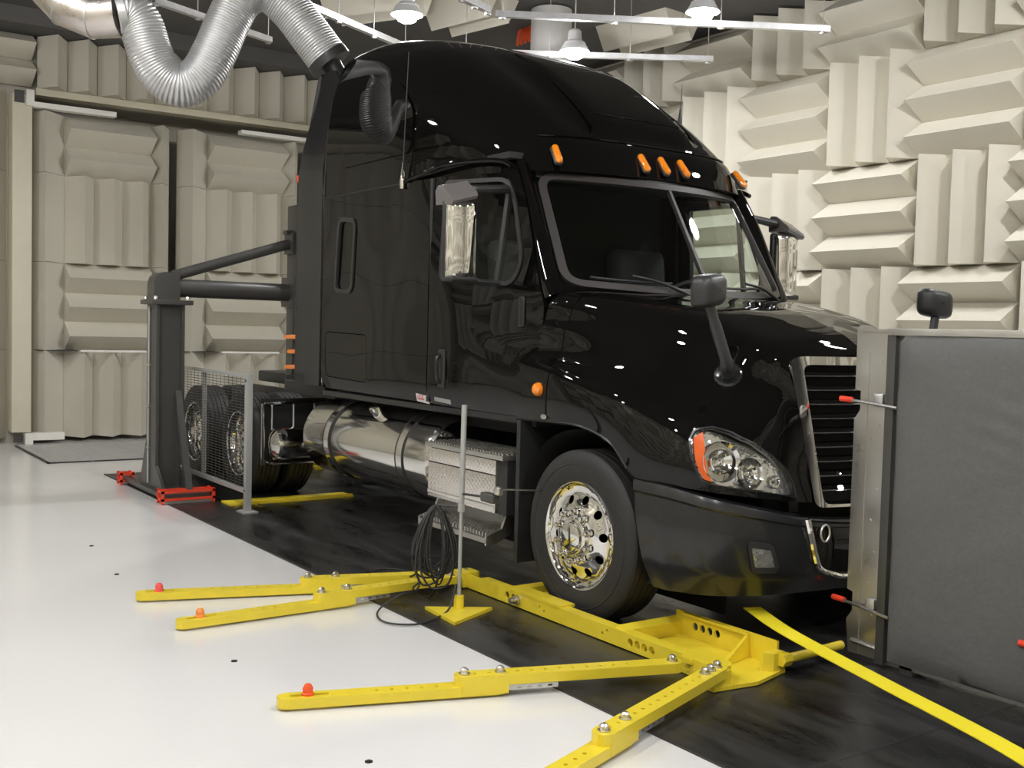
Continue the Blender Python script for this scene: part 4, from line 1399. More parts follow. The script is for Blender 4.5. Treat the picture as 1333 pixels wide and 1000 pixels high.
# battery box with tread plate and the lower step
bx0, bx1 = -1.665, -0.77
bb = MB().box((bx0, -1.20, 0.50), (bx1 + 0.06, -0.55, 0.862), bev=0.01).build('battery_box', 'black_plastic', truck)
MB().box((bx0 + 0.005, -1.222, 0.505), (bx1 - 0.04, -1.20, 0.745), bev=0.004).build('tread_panel', 'tread_plate', bb)
MB().box((bx0 + 0.005, -1.222, 0.752), (bx1 - 0.04, -1.20, 0.845), bev=0.004).build('tread_panel', 'tread_plate', bb)
MB().box((bx0 - 0.01, -1.245, 0.855), (bx1 + 0.07, -0.90, 0.885), bev=0.004).build('upper_step', 'aluminium', bb)
stp = MB()
xx = bx0 + 0.02
while xx < bx1 + 0.04:
    yy = -1.225
    while yy < -0.92:
        stp.box((xx, yy, 0.885), (xx + 0.018, yy + 0.018, 0.897)); yy += 0.038
    xx += 0.036
tag(stp.build('step_grip', 'aluminium', bb, smooth=False), kind='stuff')
# hanging lower step: curved end plates, tread
for x in (bx0 - 0.02, bx1 - 0.06):
    cv = [(-0.78, 0.55), (-0.98, 0.52), (-1.06, 0.44), (-1.09, 0.36), (-1.20, 0.31), (-1.28, 0.30), (-1.28, 0.36), (-1.16, 0.40), (-1.12, 0.50), (-1.20, 0.53), (-1.20, 0.56), (-0.78, 0.58)]
    MB().prism(cv, lambda y, z, d: (x + d, y, z), 0, 0.02).build('step_bracket', 'aluminium', bb)
stair = [(-1.205, 0.53), (-1.12, 0.51), (-1.085, 0.45), (-1.075, 0.385), (-1.10, 0.365), (-1.28, 0.345), (-1.285, 0.315)]
MB().grid([[(x, y, z) for y, z in stair] for x in (bx0, bx1 - 0.05)]).build('lower_step', 'aluminium', bb)
stp = MB()
xx = bx0 + 0.02
while xx < bx1 - 0.08:
    yy = -1.265
    while yy < -1.10:
        stp.box((xx, yy, 0.352), (xx + 0.018, yy + 0.018, 0.378)); yy += 0.034
    xx += 0.036
tag(stp.build('step_grip', 'aluminium', bb, smooth=False), kind='stuff')
MB().box((bx0, -1.225, 0.525), (bx1 - 0.05, -1.195, 0.555), bev=0.006).build('step_nosing', 'polished', bb)
MB().box((bx0, -0.60, 0.15), (bx0 + 0.6, -0.5, 0.5)).build('skid_box', 'dark_matte', truck)
MB().tube([(-1.5, -0.75, 0.48), (-1.2, -0.72, 0.25), (-0.6, -0.75, 0.22)], 0.03, 8).build('exhaust_pipe', 'black_plastic', truck)

# air tank on its rail ahead of the drive wheels
XA = -4.62
A = on(345, 527, 0, XA); B = on(438, 522, 0, XA)
rl = MB().tube([tuple(A), tuple(B)], 0.022, 10).build('tank_rail', 'chrome', truck)
zc = float(on(365, 577, 0, XA)[2]); yl = float(on(347, 577, 0, XA)[1]); yr = float(on(410, 577, 0, XA)[1])
at = MB().lathe([(0, 0), (0.09, 0.012), (0.145, 0.045), (0.16, 0.09), (0.16, yr - yl - 0.05), (0.13, yr - yl), (0, yr - yl)], 32, frame_to((XA + 0.06, yl, zc), (XA + 0.06, yr, zc))).build('air_tank', 'polished', truck)
for k, px in enumerate((353, 381, 408)):
    p = on(px, 540, 0, XA)
    MB().cyl((XA + 0.02, p[1], zc + 0.13), (XA + 0.02, p[1], A[2]), 0.010, 8).build('hanger_rod', 'bolt', rl)
MB().box((XA - 0.03, A[1] - 0.025, zc - 0.20), (XA + 0.03, A[1] - 0.010, A[2] + 0.01), bev=0.004).build('end_plate', 'polished', rl)
MB().box((XA - 0.01, yl, zc - 0.18), (XA + 0.16, yr, zc - 0.165), bev=0.003).build('cradle', 'polished', rl)
MB().box((XA - 0.12, A[1], zc - 0.10), (XA - 0.10, B[1], A[2] + 0.05)).build('mud_shield', 'black_plastic', rl)

# exhaust stack end and air-line post behind the sleeper
MB().tube(spline([(-3.78, -0.80, 2.2), (-3.78, -0.80, 3.3), (-3.78, -0.83, 3.62), tuple(path[-1])], 18), 0.085, 16).build('exhaust_stack', 'black_plastic', truck)
pp = on(384, 455, 1, -0.75)
po = MB().cyl((pp[0], pp[1], 1.10), (pp[0], pp[1], 1.95), 0.03, 10).build('air_line_post', 'black_plastic', truck)
for py, r_ in ((439, 0.11), (458, 0.075), (478, 0.10)):
    z = float(on(384, py, 1, -0.75)[2])
    MB().lathe([(0.03, z - 0.02), (r_, z - 0.014), (r_, z + 0.018), (0.03, z + 0.024)], 20, Matrix.Translation((pp[0], pp[1], 0))).build('spring_disc', 'orange_light', po)
z = float(on(384, 492, 1, -0.75)[2])
MB().lathe([(0.09, z + 0.03), (0.085, z - 0.03), (0.06, z - 0.10), (0.05, z - 0.12)], 18, Matrix.Translation((pp[0], pp[1], 0))).build('spring_cup', 'black_plastic', po)
# =================================================================== YELLOW WHEEL RESTRAINT
RY = -1.335                         # outer face of the long rail
fr_ = thing('wheel_restraint', 'yellow steel wheel restraint frame around the front tire', 'wheel chock', (0.2, -1.2, 0))


def box_poly(mb, pts, z0, z1):
    return mb.prism(pts, lambda x, y, d: (x, y, d), z0, z1)


ztop = float(on(780, 816, 1, RY)[2])
zt = max(0.10, min(0.2, ztop))
circ = lambda x, z, r, n=12: [(x + r * math.cos(2 * math.pi * k / n), z + r * math.sin(2 * math.pi * k / n)) for k in range(n)]
zm = (zt + 0.012) / 2
hol = [circ(float(on(px, py, 1, RY)[0]), zm + 0.005, 0.022) for px, py in ((660, 777), (668, 779.5))]
x_ = float(on(834, 842.5, 1, RY)[0])
hol += [circ(x_ + dx, zm, 0.022) for dx in (-0.084, -0.028, 0.028, 0.084)]
for px, py in ((702, 790), (708, 796), (712, 802), (790, 821), (784, 824), (777, 828)):
    P = on(px, py, 1, RY)
    if 0.03 < P[2] < zt - 0.02: hol.append(circ(float(P[0]), float(P[2]), 0.009, 8))
rail = MB()
panel(rail, [(-0.99, 0.012), (1.20, 0.012), (1.20, zt), (-0.99, zt)], hol, lambda x, z, d: (x, RY + d, z), 0.25, 0, 0.014)
rail.box((-0.80, RY + 0.014, zt - 0.012), (1.20, RY + 0.075, zt)).box((-0.99, RY + 0.014, 0.012), (1.20, RY + 0.06, 0.024))
ra = rail.build('outer_rail', 'yellow', fr_, smooth=False)
P = on(674, 784, 1, RY)
MB().lathe([(0.03, 0), (0.03, 0.02), (0.02, 0.022), (0.018, 0.06), (0, 0.064)], 12, frame_to((P[0], RY, zm), (P[0], RY - 1, zm))).build('pin_bolt', 'bolt', ra)
MB().box((-0.45, RY - 0.004, zt - 0.004), (0.05, RY + 0.11, zt + 0.012)).build('rail_cap', 'yellow', ra, smooth=False)
# rear corner hub
MB().box((-1.06, RY - 0.04, 0.012), (-0.93, RY + 0.09, zt + 0.012), bev=0.012).build('rear_corner_hub', 'yellow', fr_)
MB().lathe([(0.012, 0), (0.012, 0.012), (0, 0.014)], 10, Matrix.Translation((-0.99, RY + 0.02, zt + 0.012))).build('hub_pin', 'bolt', fr_)
# cross members ahead of and behind the tire
MB().box((-0.62, RY + 0.05, 0.012), (-0.53, -0.72, 0.075), bev=0.008).build('rear_cross_bar', 'yellow', fr_)
MB().box((-0.70, -1.02, 0.006), (-0.42, -0.82, 0.03), bev=0.006).build('rear_foot', 'yellow', fr_)
ch = MB().prism([(0.47, 0.012), (0.60, 0.012), (0.60, 0.10), (0.545, 0.12)], lambda x, z, d: (x, d, z), RY + 0.02, -0.86)
ch.build('front_chock', 'yellow', fr_, smooth=False)
ir = MB()
panel(ir, [(0.55, 0.012), (1.28, 0.012), (1.28, 0.155), (0.55, 0.155)], [circ(0.70 + 0.055 * k, 0.09, 0.022) for k in range(4)], lambda x, z, d: (x, -0.90 + d, z), 0.25, 0, 0.015)
ir.box((0.55, -0.95, 0.012), (1.28, -0.90, 0.026)).box((0.62, -0.925, 0.143), (1.10, -0.90, 0.155))
irr = ir.build('inner_rail', 'yellow', fr_, smooth=False)
MB().prism([(0.62, RY + 0.02), (1.30, RY - 0.02), (1.37, RY - 0.06), (1.40, -1.16), (1.33, -0.89), (0.62, -0.89)], lambda x, y, d: (x, y, d), 0.010, 0.028).build('base_plate', 'yellow', fr_, smooth=False)
MB().prism([(1.28, -0.90), (1.335, -0.90), (1.335, -0.98), (1.30, -1.02), (1.28, -1.02)], lambda x, y, d: (x, y, d), 0.02, 0.118).build('end_lug', 'yellow', fr_, smooth=False)
# diagonal gusset between inner rail and plate
MB().prism([(-0.90, 0.15), (-0.90, 0.03), (-1.16, 0.03), (-1.12, 0.05)], lambda y, z, d: (1.08 + d + (y + 0.9) * -0.25, y, z), 0, 0.016).build('gusset_plate', 'yellow', fr_, smooth=False)
# front corner hub: rounded knuckle
MB().prism(roundpoly([(1.12, RY - 0.03), (1.30, RY - 0.05), (1.36, RY + 0.02), (1.30, RY + 0.10), (1.12, RY + 0.07)], 0.05), lambda x, y, d: (x, y, d), 0.03, zt + 0.01).build('front_corner_hub', 'yellow', fr_, smooth=False)
MB().box((1.08, RY - 0.045, zt - 0.02), (1.17, RY + 0.05, zt + 0.004)).build('hub_tab', 'yellow', fr_, smooth=False)
MB().prism([(1.33, RY - 0.09), (1.37, RY - 0.09), (1.37, RY + 0.02), (1.33, RY + 0.02)], lambda x, y, d: (x, y, d), 0.01, 0.10).build('end_tab', 'yellow', fr_, smooth=False)
# turnbuckle rod running across in front of the truck
P0 = np.array([1.35, -0.93, 0.085]); P1 = np.array([1.325, -0.46, 0.085])
rod = MB().tube([tuple(P0), tuple(P1)], 0.024, 14).build('cross_rod', 'yellow', fr_)
MB().tube([tuple(P0 - (0, 0.02, 0)), tuple(P0 + (0, 0.04, 0))], 0.034, 6).build('rod_nut', 'yellow', rod)


# =================================================================== TIE-DOWN ARMS
def arm(tip, hub, label, knob, split=0.5, z_tip=0.012, extra=False):
    """two stacked flat bars pinned together, anchored to the floor at the tip"""
    tip = np.array(tip, float); hub = np.array(hub, float)
    d = hub - tip; L = np.linalg.norm(d); d /= L; n_ = np.array([-d[1], d[0]])
    t = thing('tie_down_arm', label, 'tie-down arm', (tip[0], tip[1], 0), 'yellow tie-down arms')
    f3 = lambda a, o, z: tuple(list(tip + d * a + n_ * o) + [z])
    W = 0.046
    h0, h1, h2 = z_tip, z_tip + 0.045, z_tip + 0.092

    def outline(a0, a1, w):
        pts = [(a0 + w - w * math.cos(b), w * math.sin(b)) for b in np.linspace(-math.pi / 2, math.pi / 2, 7)]
        return pts + [(a1 - w + w * math.sin(b), w * math.cos(b)) for b in np.linspace(0, math.pi, 7)]
    a_s = L * split

    def hole_row(a0, a1):
        out_ = []; a = a0
        while a < a1:
            if not any(abs(a - b) < 0.04 for b in (a_s + 0.02, a_s + 0.19, L, L - 0.07, L - 0.13)): out_.append(circ(a, 0, 0.010, 9))
            a += 0.068
        return out_
    lo = MB(); panel(lo, outline(-0.06, a_s + 0.22, W), hole_row(0.38, a_s - 0.08) + [outline(-0.005, 0.17, 0.014)], lambda a, o, z: f3(a, o, z), 0.5, h1, h0)
    lo.build('lower_bar', 'yellow', t, smooth=False)
    up = MB(); panel(up, outline(a_s - 0.03, L + 0.05, W + 0.002), hole_row(a_s + 0.07, L - 0.10), lambda a, o, z: f3(a, o, z), 0.5, h2, h1)
    up.build('upper_bar', 'yellow', t, smooth=False)
    for sg in (-1, 1):
        MB().prism([(a_s, W), (a_s + 0.22, W), (a_s + 0.22, W * 1.05), (a_s, W * 1.05)], lambda a, o, z: f3(a, sg * o, z), h0 + 0.006, h1 + 0.004).build('sleeve_cheek', 'yellow', t, smooth=False)
    pl = MB()
    for sg in (-1, 1):
        slots = [[(a_s + 0.26 + 0.05 * k + i, h0 + j) for i, j in ((0, 0.025), (0.022, 0.025), (0.022, 0.034), (0, 0.034))] for k in range(4)]
        panel(pl, [(a_s + 0.22, h0 + 0.018), (a_s + 0.46, h0 + 0.018), (a_s + 0.46, h1 - 0.004), (a_s + 0.22, h1 - 0.004)], slots, lambda q, z, o: f3(q, sg * (W * 0.9 - o), z), 0.5, 0, 0.004)
    pl.prism([(a_s + 0.22, -W * 0.8), (a_s + 0.46, -W * 0.8), (a_s + 0.46, W * 0.8), (a_s + 0.22, W * 0.8)], lambda a, o, z: f3(a, o, z), h1 - 0.006, h1 - 0.003)
    pl.build('slotted_plate', 'galvanised', t, smooth=False)
    MB().lathe([(0.028, 0), (0.028, 0.008), (0.022, 0.012), (0.024, 0.03), (0.014, 0.048), (0, 0.052)], 10, Matrix.Translation(Vector(f3(0.075, 0, h1)))).build('anchor_knob', knob, t)
    for a in (a_s + 0.02, a_s + 0.19, L - 0.0) + ((L - 0.13, L - 0.07) if extra else ()):
        MB().lathe([(0.026, 0), (0.026, 0.006), (0.019, 0.008), (0.019, 0.022), (0.010, 0.030), (0, 0.031)], 12, Matrix.Translation(Vector(f3(a, 0, h2)))).build('bolt_head', 'bolt', t)
    return t


def tipxy(px, py): return on(px, py, 2, 0.03)[:2]


arm(tipxy(190, 776), (-1.05, -1.47), 'yellow tie-down arm with the red knob, fanning rearward from the frame corner', 'pink_red', 0.52)
arm(tipxy(243, 812), (-0.94, -1.46), 'yellow tie-down arm with a peach knob beside the red-knobbed one', 'orange_light', 0.46)
arm(tipxy(378, 914), (1.13, -1.47), 'yellow tie-down arm with orange knob pinned at the front corner, pointing back', 'orange', 0.42)
a4 = np.array([1.33, -1.37]); e4 = on(737, 1000, 2, 0.05)[:2]
d4 = (e4 - a4) / np.linalg.norm(e4 - a4)
tip4 = a4 + d4 * 1.92
arm(tip4, a4, 'yellow tie-down arm running out from the front corner knuckle across the white floor', 'orange', 0.44, z_tip=0.02, extra=True)

# bar under the drive tires
rb = thing('drive_wheel_bar', 'flat yellow bar across the floor ahead of the drive tires', 'wheel chock', (-4.75, -1.0, 0))
fb_ = MB(); panel(fb_, [(-4.90, -1.55), (-4.66, -1.55), (-4.66, -0.30), (-4.90, -0.30)], [circ(-4.78, -1.45 + 0.18 * k, 0.02) for k in range(7)], lambda x, y, d: (x, y, d), 0.4, 0.022, 0.006)
fb_.build('flat_bar', 'yellow', rb, smooth=False)
MB().box((-4.72, -1.50, 0.022), (-4.68, -0.30, 0.035), bev=0.003).build('bar_lip', 'yellow', rb)
# tie rod ends peeping out behind the gantry foot and under the tank
for (px, py, lab) in ((210, 613, 'yellow lashing block behind the grey gantry column'), (408, 606, 'yellow lashing block on the floor behind the fuel tank')):
    P = on(px, py, 2, 0.04)
    lb = thing('lashing_block', lab, 'lashing block', (P[0], P[1], 0))
    MB().box((P[0] - 0.16, P[1] - 0.06, 0.0), (P[0] + 0.16, P[1] + 0.06, 0.05), bev=0.01).build('block_foot', 'yellow', lb)
    MB().tube([(P[0], P[1] - 0.07, 0.085), (P[0], P[1] + 0.07, 0.085)], 0.04, 12).build('block_roller', 'yellow', lb)
    MB().lathe([(0.02, 0.12), (0.02, 0.14), (0, 0.145)], 10, Matrix.Translation((P[0], P[1], 0))).build('block_bolt', 'steel_grey', lb)

# yellow strap from under the bumper to its floor anchor
zs_ = 0.20
c0 = (on(1008, 808, 2, zs_) + on(1050, 842, 2, zs_)) / 2
c1 = (on(1333, 975, 2, zs_) + on(1333, 998, 2, zs_)) / 2
dv = (c1 - c0) / np.linalg.norm(c1 - c0)
n_ = np.array([-dv[1], dv[0], 0]); n_ /= np.linalg.norm(n_)
pa = [c0 - dv * 0.40 + (0, 0, 0.03), c0, c0 * 0.5 + c1 * 0.5, c1, c1 + dv * 0.7 + (0, 0, -0.07), c1 + dv * 1.3 + (0, 0, -0.16)]
pa = spline(pa, 30)
sg = MB()
sg.grid([[p + n_ * 0.052, p - n_ * 0.052] for p in pa])
sg.grid([[p + n_ * 0.052 - (0, 0, 0.003), p - n_ * 0.052 - (0, 0, 0.003)] for p in pa], flip=True)
st = thing('tie_strap', 'bright yellow webbing strap stretched from under the bumper past the grey panel', 'strap', tuple(c1))
sg.build('webbing', 'yellow_strap', st, angle=60, fixn=False)
e_ = pa[-1]
MB().box((e_[0] - 0.10, e_[1] - 0.08, 0.006), (e_[0] + 0.10, e_[1] + 0.08, max(0.05, e_[2] + 0.02)), bev=0.01).build('floor_anchor', 'bolt', st)

# =================================================================== SENSOR STAND AND CABLE
P = on(597, 797, 2, 0.0); sx, sy = float(P[0]), float(P[1])
sd = thing('sensor_stand', 'grey pole on a yellow triangular foot beside the front tire', 'stand', (sx, sy, 0))
tri = [on(px, py, 2, 0.012)[:2] for px, py in ((553, 792), (641, 793), (592, 813))]
MB().prism([tuple(p) for p in tri], lambda x, y, d: (x, y, d), 0.006, 0.024).build('triangular_foot', 'yellow', sd, smooth=False)
MB().lathe([(0.030, 0.024), (0.030, 0.10), (0.022, 0.102), (0, 0.102)], 18, Matrix.Translation((sx, sy, 0))).build('socket', 'yellow', sd)
zt_ = float(on(603, 527, 1, sy)[2]); zj = float(on(598, 660, 1, sy)[2])
MB().tube([(sx, sy, 0.10), (sx + 0.004, sy, zj)], 0.0115, 12).build('lower_tube', 'pole_grey', sd)
MB().tube([(sx + 0.004, sy, zj - 0.01), (sx + 0.012, sy, zt_)], 0.0165, 12).build('upper_tube', 'pole_grey', sd)
MB().tube([(sx + 0.004, sy, zj - 0.025), (sx + 0.004, sy, zj + 0.02)], 0.022, 12).build('height_collar', 'pole_grey', sd)
bxp = on(638, 648, 1, sy)
MB().tube([(sx, sy, bxp[2] - 0.02), tuple(bxp)], 0.007, 8).build('side_arm', 'cable', sd)
MB().rbox(tuple(bxp), (0.13, 0.06, 0.055), 0.012, 3).build('sensor_box', 'steel_grey', sd)
rp0 = on(650, 637, 1, sy); rp1 = np.array([-0.36, -1.19, 0.0]); rp1[2] = on(696, 637, 1, -1.19)[2]
MB().tube([tuple(rp0), tuple(rp1)], 0.005, 8).build('probe_rod', 'bolt', sd)
MB().rbox(tuple(rp0 - (0.01, 0, 0.012)), (0.05, 0.04, 0.05), 0.012, 3).build('probe_clamp', 'bolt', sd)

cb = thing('cable_coil', 'coil of black cable hung on the grey sensor stand', 'cable', (sx - 0.1, sy, 0.2))
hook = np.array([sx - 0.135, sy - 0.09, float(on(575, 655, 1, sy)[2])])
loops = MB()
right2 = np.array([CR[0], CR[1], 0]); right2 /= np.linalg.norm(right2)
dep2 = np.array([CF[0], CF[1], 0]); dep2 /= np.linalg.norm(dep2)
rs_ = random.Random(3)
pts = []
for k in range(13):
    w = rs_.uniform(0.035, 0.105); h = rs_.uniform(0.36, 0.50); ox = rs_.uniform(-0.05, 0.05); od = rs_.uniform(-0.03, 0.03)
    for a in np.linspace(0, 2 * math.pi, 22, endpoint=False):
        q = math.sin(a) * w * (1.0 - 0.35 * math.cos(a))
        pts.append(hook + right2 * (q + ox * (1 - math.cos(a)) / 2) + dep2 * (od + 0.012 * math.cos(2 * a)) + np.array([0, 0, -h / 2 * (1 - math.cos(a)) + rs_.uniform(-0.004, 0.004)]))
MB().tube(spline(pts, 520), 0.0062, 6).build('hanging_loops', 'cable', cb, angle=70)
MB().tube([tuple(hook + (0.01, 0, 0.01)), (sx, sy, hook[2] + 0.01)], 0.008, 6).build('hanger_hook', 'cable', cb)
G0 = lambda px, py, z=0.012: on(px, py, 2, z)
tail = [hook + right2 * -0.03 + np.array([0, 0, -0.32]), on(541, 735, 1, sy - 0.12), G0(545, 765, 0.12), G0(520, 775, 0.11), G0(497, 790, 0.03), G0(491, 802), G0(505, 811), G0(540, 813), G0(565, 806), G0(585, 792, 0.04), on(594, 760, 1, sy - 0.02)]
MB().tube(spline(tail, 80), 0.006, 6).build('floor_tail', 'cable', cb, angle=70)
tail = [hook + right2 * -0.05 + np.array([0, 0, -0.40]), on(545, 742, 1, sy), G0(536, 750, 0.10), G0(510, 751, 0.06), G0(485, 747, 0.03), G0(490, 742, 0.02), G0(515, 741, 0.02), G0(540, 747, 0.04), G0(546, 757, 0.12), G0(538, 765, 0.14), G0(541, 772, 0.10)]
MB().tube(spline(tail, 80), 0.006, 6).build('floor_loop', 'cable', cb, angle=70)
tail = [hook + right2 * 0.02 + np.array([0, 0, -0.40]), on(572, 745, 1, sy), G0(568, 762, 0.12), G0(562, 775, 0.04), G0(558, 778, 0.012)]
MB().tube(spline(tail, 40), 0.006, 6).build('floor_end', 'cable', cb, angle=70)

# =================================================================== GANTRY (column, beam, strut) behind the truck
gx0, gy0 = -5.62, -1.86
gt = thing('restraint_gantry', 'dark grey steel column with beam and diagonal strut reaching behind the cab', 'gantry', (gx0, gy0, 0))
MB().box((-6.45, -2.04, 0.045), (-5.02, -1.60, 0.085), bev=0.006).build('base_plate', 'steel_grey', gt)
MB().box((-6.40, -2.00, 0.006), (-5.10, -1.64, 0.045)).build('base_skid', 'black_plastic', gt, smooth=False)
cw_, cd_ = 0.15, 0.135
col = MB()
col.box((gx0 - cw_, gy0 - cd_, 0.085), (gx0 + cw_, gy0 - cd_ + 0.028, 1.84))
col.box((gx0 - cw_, gy0 + cd_ - 0.028, 0.085), (gx0 + cw_, gy0 + cd_, 1.84))
col.box((gx0 - 0.10, gy0 - cd_ + 0.028, 0.085), (gx0 + 0.10, gy0 + cd_ - 0.028, 1.84))
col.build('column', 'steel_grey', gt, smooth=False)
MB().box((gx0 - 0.20, gy0 - 0.19, 1.84), (gx0 + 0.20, gy0 + 0.20, 1.885), bev=0.004).build('cap_plate', 'steel_grey', gt)
hd_ = roundpoly([(gy0 - 0.15, 1.885), (gy0 + 0.10, 1.885), (gy0 + 0.10, 2.15), (gy0 - 0.15, 2.15)], [0, 0, 0.02, 0.13])
MB().prism(hd_, lambda y, z, d: (gx0 + d, y, z), -0.11, 0.11).build('head_block', 'steel_grey', gt, smooth=False)
for dx in (-0.16, 0.16):
    for dy in (-0.15, 0.15):
        MB().lathe([(0.02, 1.885), (0.02, 1.905), (0.012, 1.92), (0, 1.922)], 10, Matrix.Translation((gx0 + dx, gy0 + dy, 0))).build('cap_bolt', 'bolt', gt)
YE = -0.62
MB().cyl((gx0, gy0 + 0.08, 2.005), (gx0, YE, 2.005), 0.088, 24).build('beam', 'steel_grey', gt)
MB().cyl((gx0, gy0 + 0.06, 2.12), (gx0, YE, 2.50), 0.052, 20).build('diagonal_strut', 'steel_grey', gt)
MB().box((gx0 - 0.16, YE, 1.86), (gx0 + 0.16, YE + 0.04, 2.16), bev=0.004).build('beam_flange', 'steel_grey', gt)
MB().box((gx0 - 0.10, YE, 2.40), (gx0 + 0.10, YE + 0.04, 2.62), bev=0.004).build('strut_flange', 'steel_grey', gt)
MB().box((gx0 - 0.12, YE + 0.04, 1.0), (gx0 + 0.12, YE + 0.24, 2.9), bev=0.01).build('mast', 'steel_grey', gt)
MB().box((gx0 - 0.13, YE + 0.06, 0.99), (gx0 + 0.13, YE + 0.22, 1.02)).build('mast_foot', 'steel_grey', gt, smooth=False)
zr_ = float(on(390, 238, 0, gx0)[2]); yr_ = float(on(390, 300, 0, gx0)[1])
MB().box((gx0 - 0.05, min(yr_, YE) - 0.04, 2.60), (gx0 + 0.05, YE + 0.04, 2.64), bev=0.004).build('rod_shelf', 'steel_grey', gt)
MB().cyl((gx0, yr_, 2.64), (gx0, yr_, zr_), 0.022, 10).build('sight_rod', 'pole_grey', gt)
MB().lathe([(0.030, zr_), (0.042, zr_ + 0.015), (0.040, zr_ + 0.07), (0.0, zr_ + 0.08)], 14, Matrix.Translation((gx0, yr_, 0))).build('rod_cap', 'orange', gt)
# raking brace on the front of the column, gussets, conduit
MB().add([(gx0 + 0.15, gy0 + 0.05, 1.02), (gx0 + 0.15, gy0 + 0.11, 1.02), (gx0 + 0.52, gy0 + 0.11, 0.085), (gx0 + 0.52, gy0 + 0.05, 0.085), (gx0 + 0.15, gy0 + 0.05, 0.90), (gx0 + 0.15, gy0 + 0.11, 0.90), (gx0 + 0.45, gy0 + 0.11, 0.085), (gx0 + 0.45, gy0 + 0.05, 0.085)],
         [(0, 1, 2, 3), (7, 6, 5, 4), (0, 3, 7, 4), (1, 5, 6, 2), (0, 4, 5, 1), (3, 2, 6, 7)]).build('raking_brace', 'steel_grey', gt, smooth=False)
for y_ in (gy0 - cd_, gy0 + cd_ - 0.03):
    MB().prism([(gx0 - 0.15, 0.085), (gx0 - 0.36, 0.085), (gx0 - 0.15, 0.55)], lambda x, z, d: (x, y_ + d, z), 0, 0.03).build('gusset', 'steel_grey', gt, smooth=False)
    MB().prism([(gx0 + 0.15, 0.085), (gx0 + 0.40, 0.085), (gx0 + 0.15, 0.30)], lambda x, z, d: (x, y_ + d, z), 0, 0.03).build('gusset', 'steel_grey', gt, smooth=False)
MB().tube([(gx0 - 0.05, gy0 - cd_ - 0.012, 0.12), (gx0 - 0.05, gy0 - cd_ - 0.012, 1.82)], 0.010, 8).build('conduit', 'pole_grey', gt)
for z in (0.45, 0.85, 1.25):
    MB().box((gx0 - 0.07, gy0 - cd_ - 0.024, z), (gx0 - 0.03, gy0 - cd_, z + 0.02)).build('conduit_clip', 'bolt', gt, smooth=False)
# red-orange bumpers on the base corners
for (x0, x1, y0, y1) in ((-6.50, -6.36, -2.08, -1.94), (-5.14, -4.98, -2.08, -1.58)):
    o = MB()
    for z in (0.035, 0.105):
        o.box((x0, y0, z), (x1, y0 + 0.02, z + 0.022)).box((x0, y1 - 0.02, z), (x1, y1, z + 0.022)).box((x1 - 0.02, y0, z), (x1, y1, z + 0.022)).box((x0, y0, z), (x0 + 0.02, y1, z + 0.022))
    for (xa, ya) in ((x0, y0), (x1 - 0.025, y0), (x1 - 0.025, y1 - 0.025), (x0, y1 - 0.025)):
        o.box((xa, ya, 0.006), (xa + 0.025, ya + 0.025, 0.135))
    o.build('corner_guard', 'orange_red', gt, smooth=False)
    MB().box((x0 + 0.02, y0 + 0.02, 0.006), (x1 - 0.02, y1 - 0.02, 0.044)).build('guard_shoe', 'galvanised', gt, smooth=False)

# =================================================================== GUARD FENCE beside the drive tires
FY = -1.54
fx0, fx1, fz0, fz1 = -6.30, -4.27, 0.17, 1.235
fn = thing('guard_fence', 'grey framed wire-mesh guard standing beside the drive tires', 'fence', (fx1, FY, 0))
for k, (x, z1, foot) in enumerate(((fx1, fz1, True), (-5.53, fz1 - 0.01, False), (fx0, fz1, True))):
    if foot:
        MB().box((x - 0.028, FY - 0.028, 0.012), (x + 0.028, FY + 0.028, z1), bev=0.004).build('post', 'pole_grey', fn)
        MB().box((x - 0.09, FY - 0.07, 0.006), (x + 0.09, FY + 0.07, 0.02), bev=0.004).build('foot_plate', 'pole_grey', fn)
    else:
        MB().box((x - 0.028, FY + 0.02, fz0), (x + 0.028, FY + 0.05, z1), bev=0.004).build('middle_post', 'pole_grey', fn)
MB().box((fx0, FY - 0.016, fz1 - 0.035), (fx1, FY + 0.016, fz1), bev=0.003).build('top_rail', 'pole_grey', fn)
MB().box((fx0, FY - 0.016, fz0), (fx1, FY + 0.016, fz0 + 0.04), bev=0.003).build('bottom_rail', 'pole_grey', fn)
ms_ = MB()
z = fz0 + 0.05
while z < fz1 - 0.04:
    ms_.tube([(fx0, FY, z), (fx1, FY, z)], 0.0030, 4, cap=False); z += 0.026
x = fx0 + 0.05
while x < fx1:
    ms_.tube([(x, FY, fz0 + 0.04), (x, FY, fz1 - 0.03)], 0.0022, 4, cap=False); x += 0.105
tag(ms_.build('wire_mesh', 'steel_grey', fn, smooth=False), kind='stuff')
for z in (fz1 - 0.06, fz0 + 0.03):
    MB().lathe([(0.012, 0), (0.012, 0.006), (0, 0.008)], 8, frame_to((fx1, FY - 0.028, z), (fx1, FY - 1, z))).build('post_bolt', 'steel_grey', fn)

# =================================================================== ACOUSTIC SCREEN in front of the truck
YP = -0.36
sc = thing('acoustic_screen', 'grey fabric sound screen with a bright aluminium edge before the grille', 'screen', (1.9, YP, 0))
zt_ = 1.735
xa = float(on(1108, 640, 1, YP)[0]); xb = float(on(1156, 640, 1, YP)[0])
xa = max(xa, 1.255)
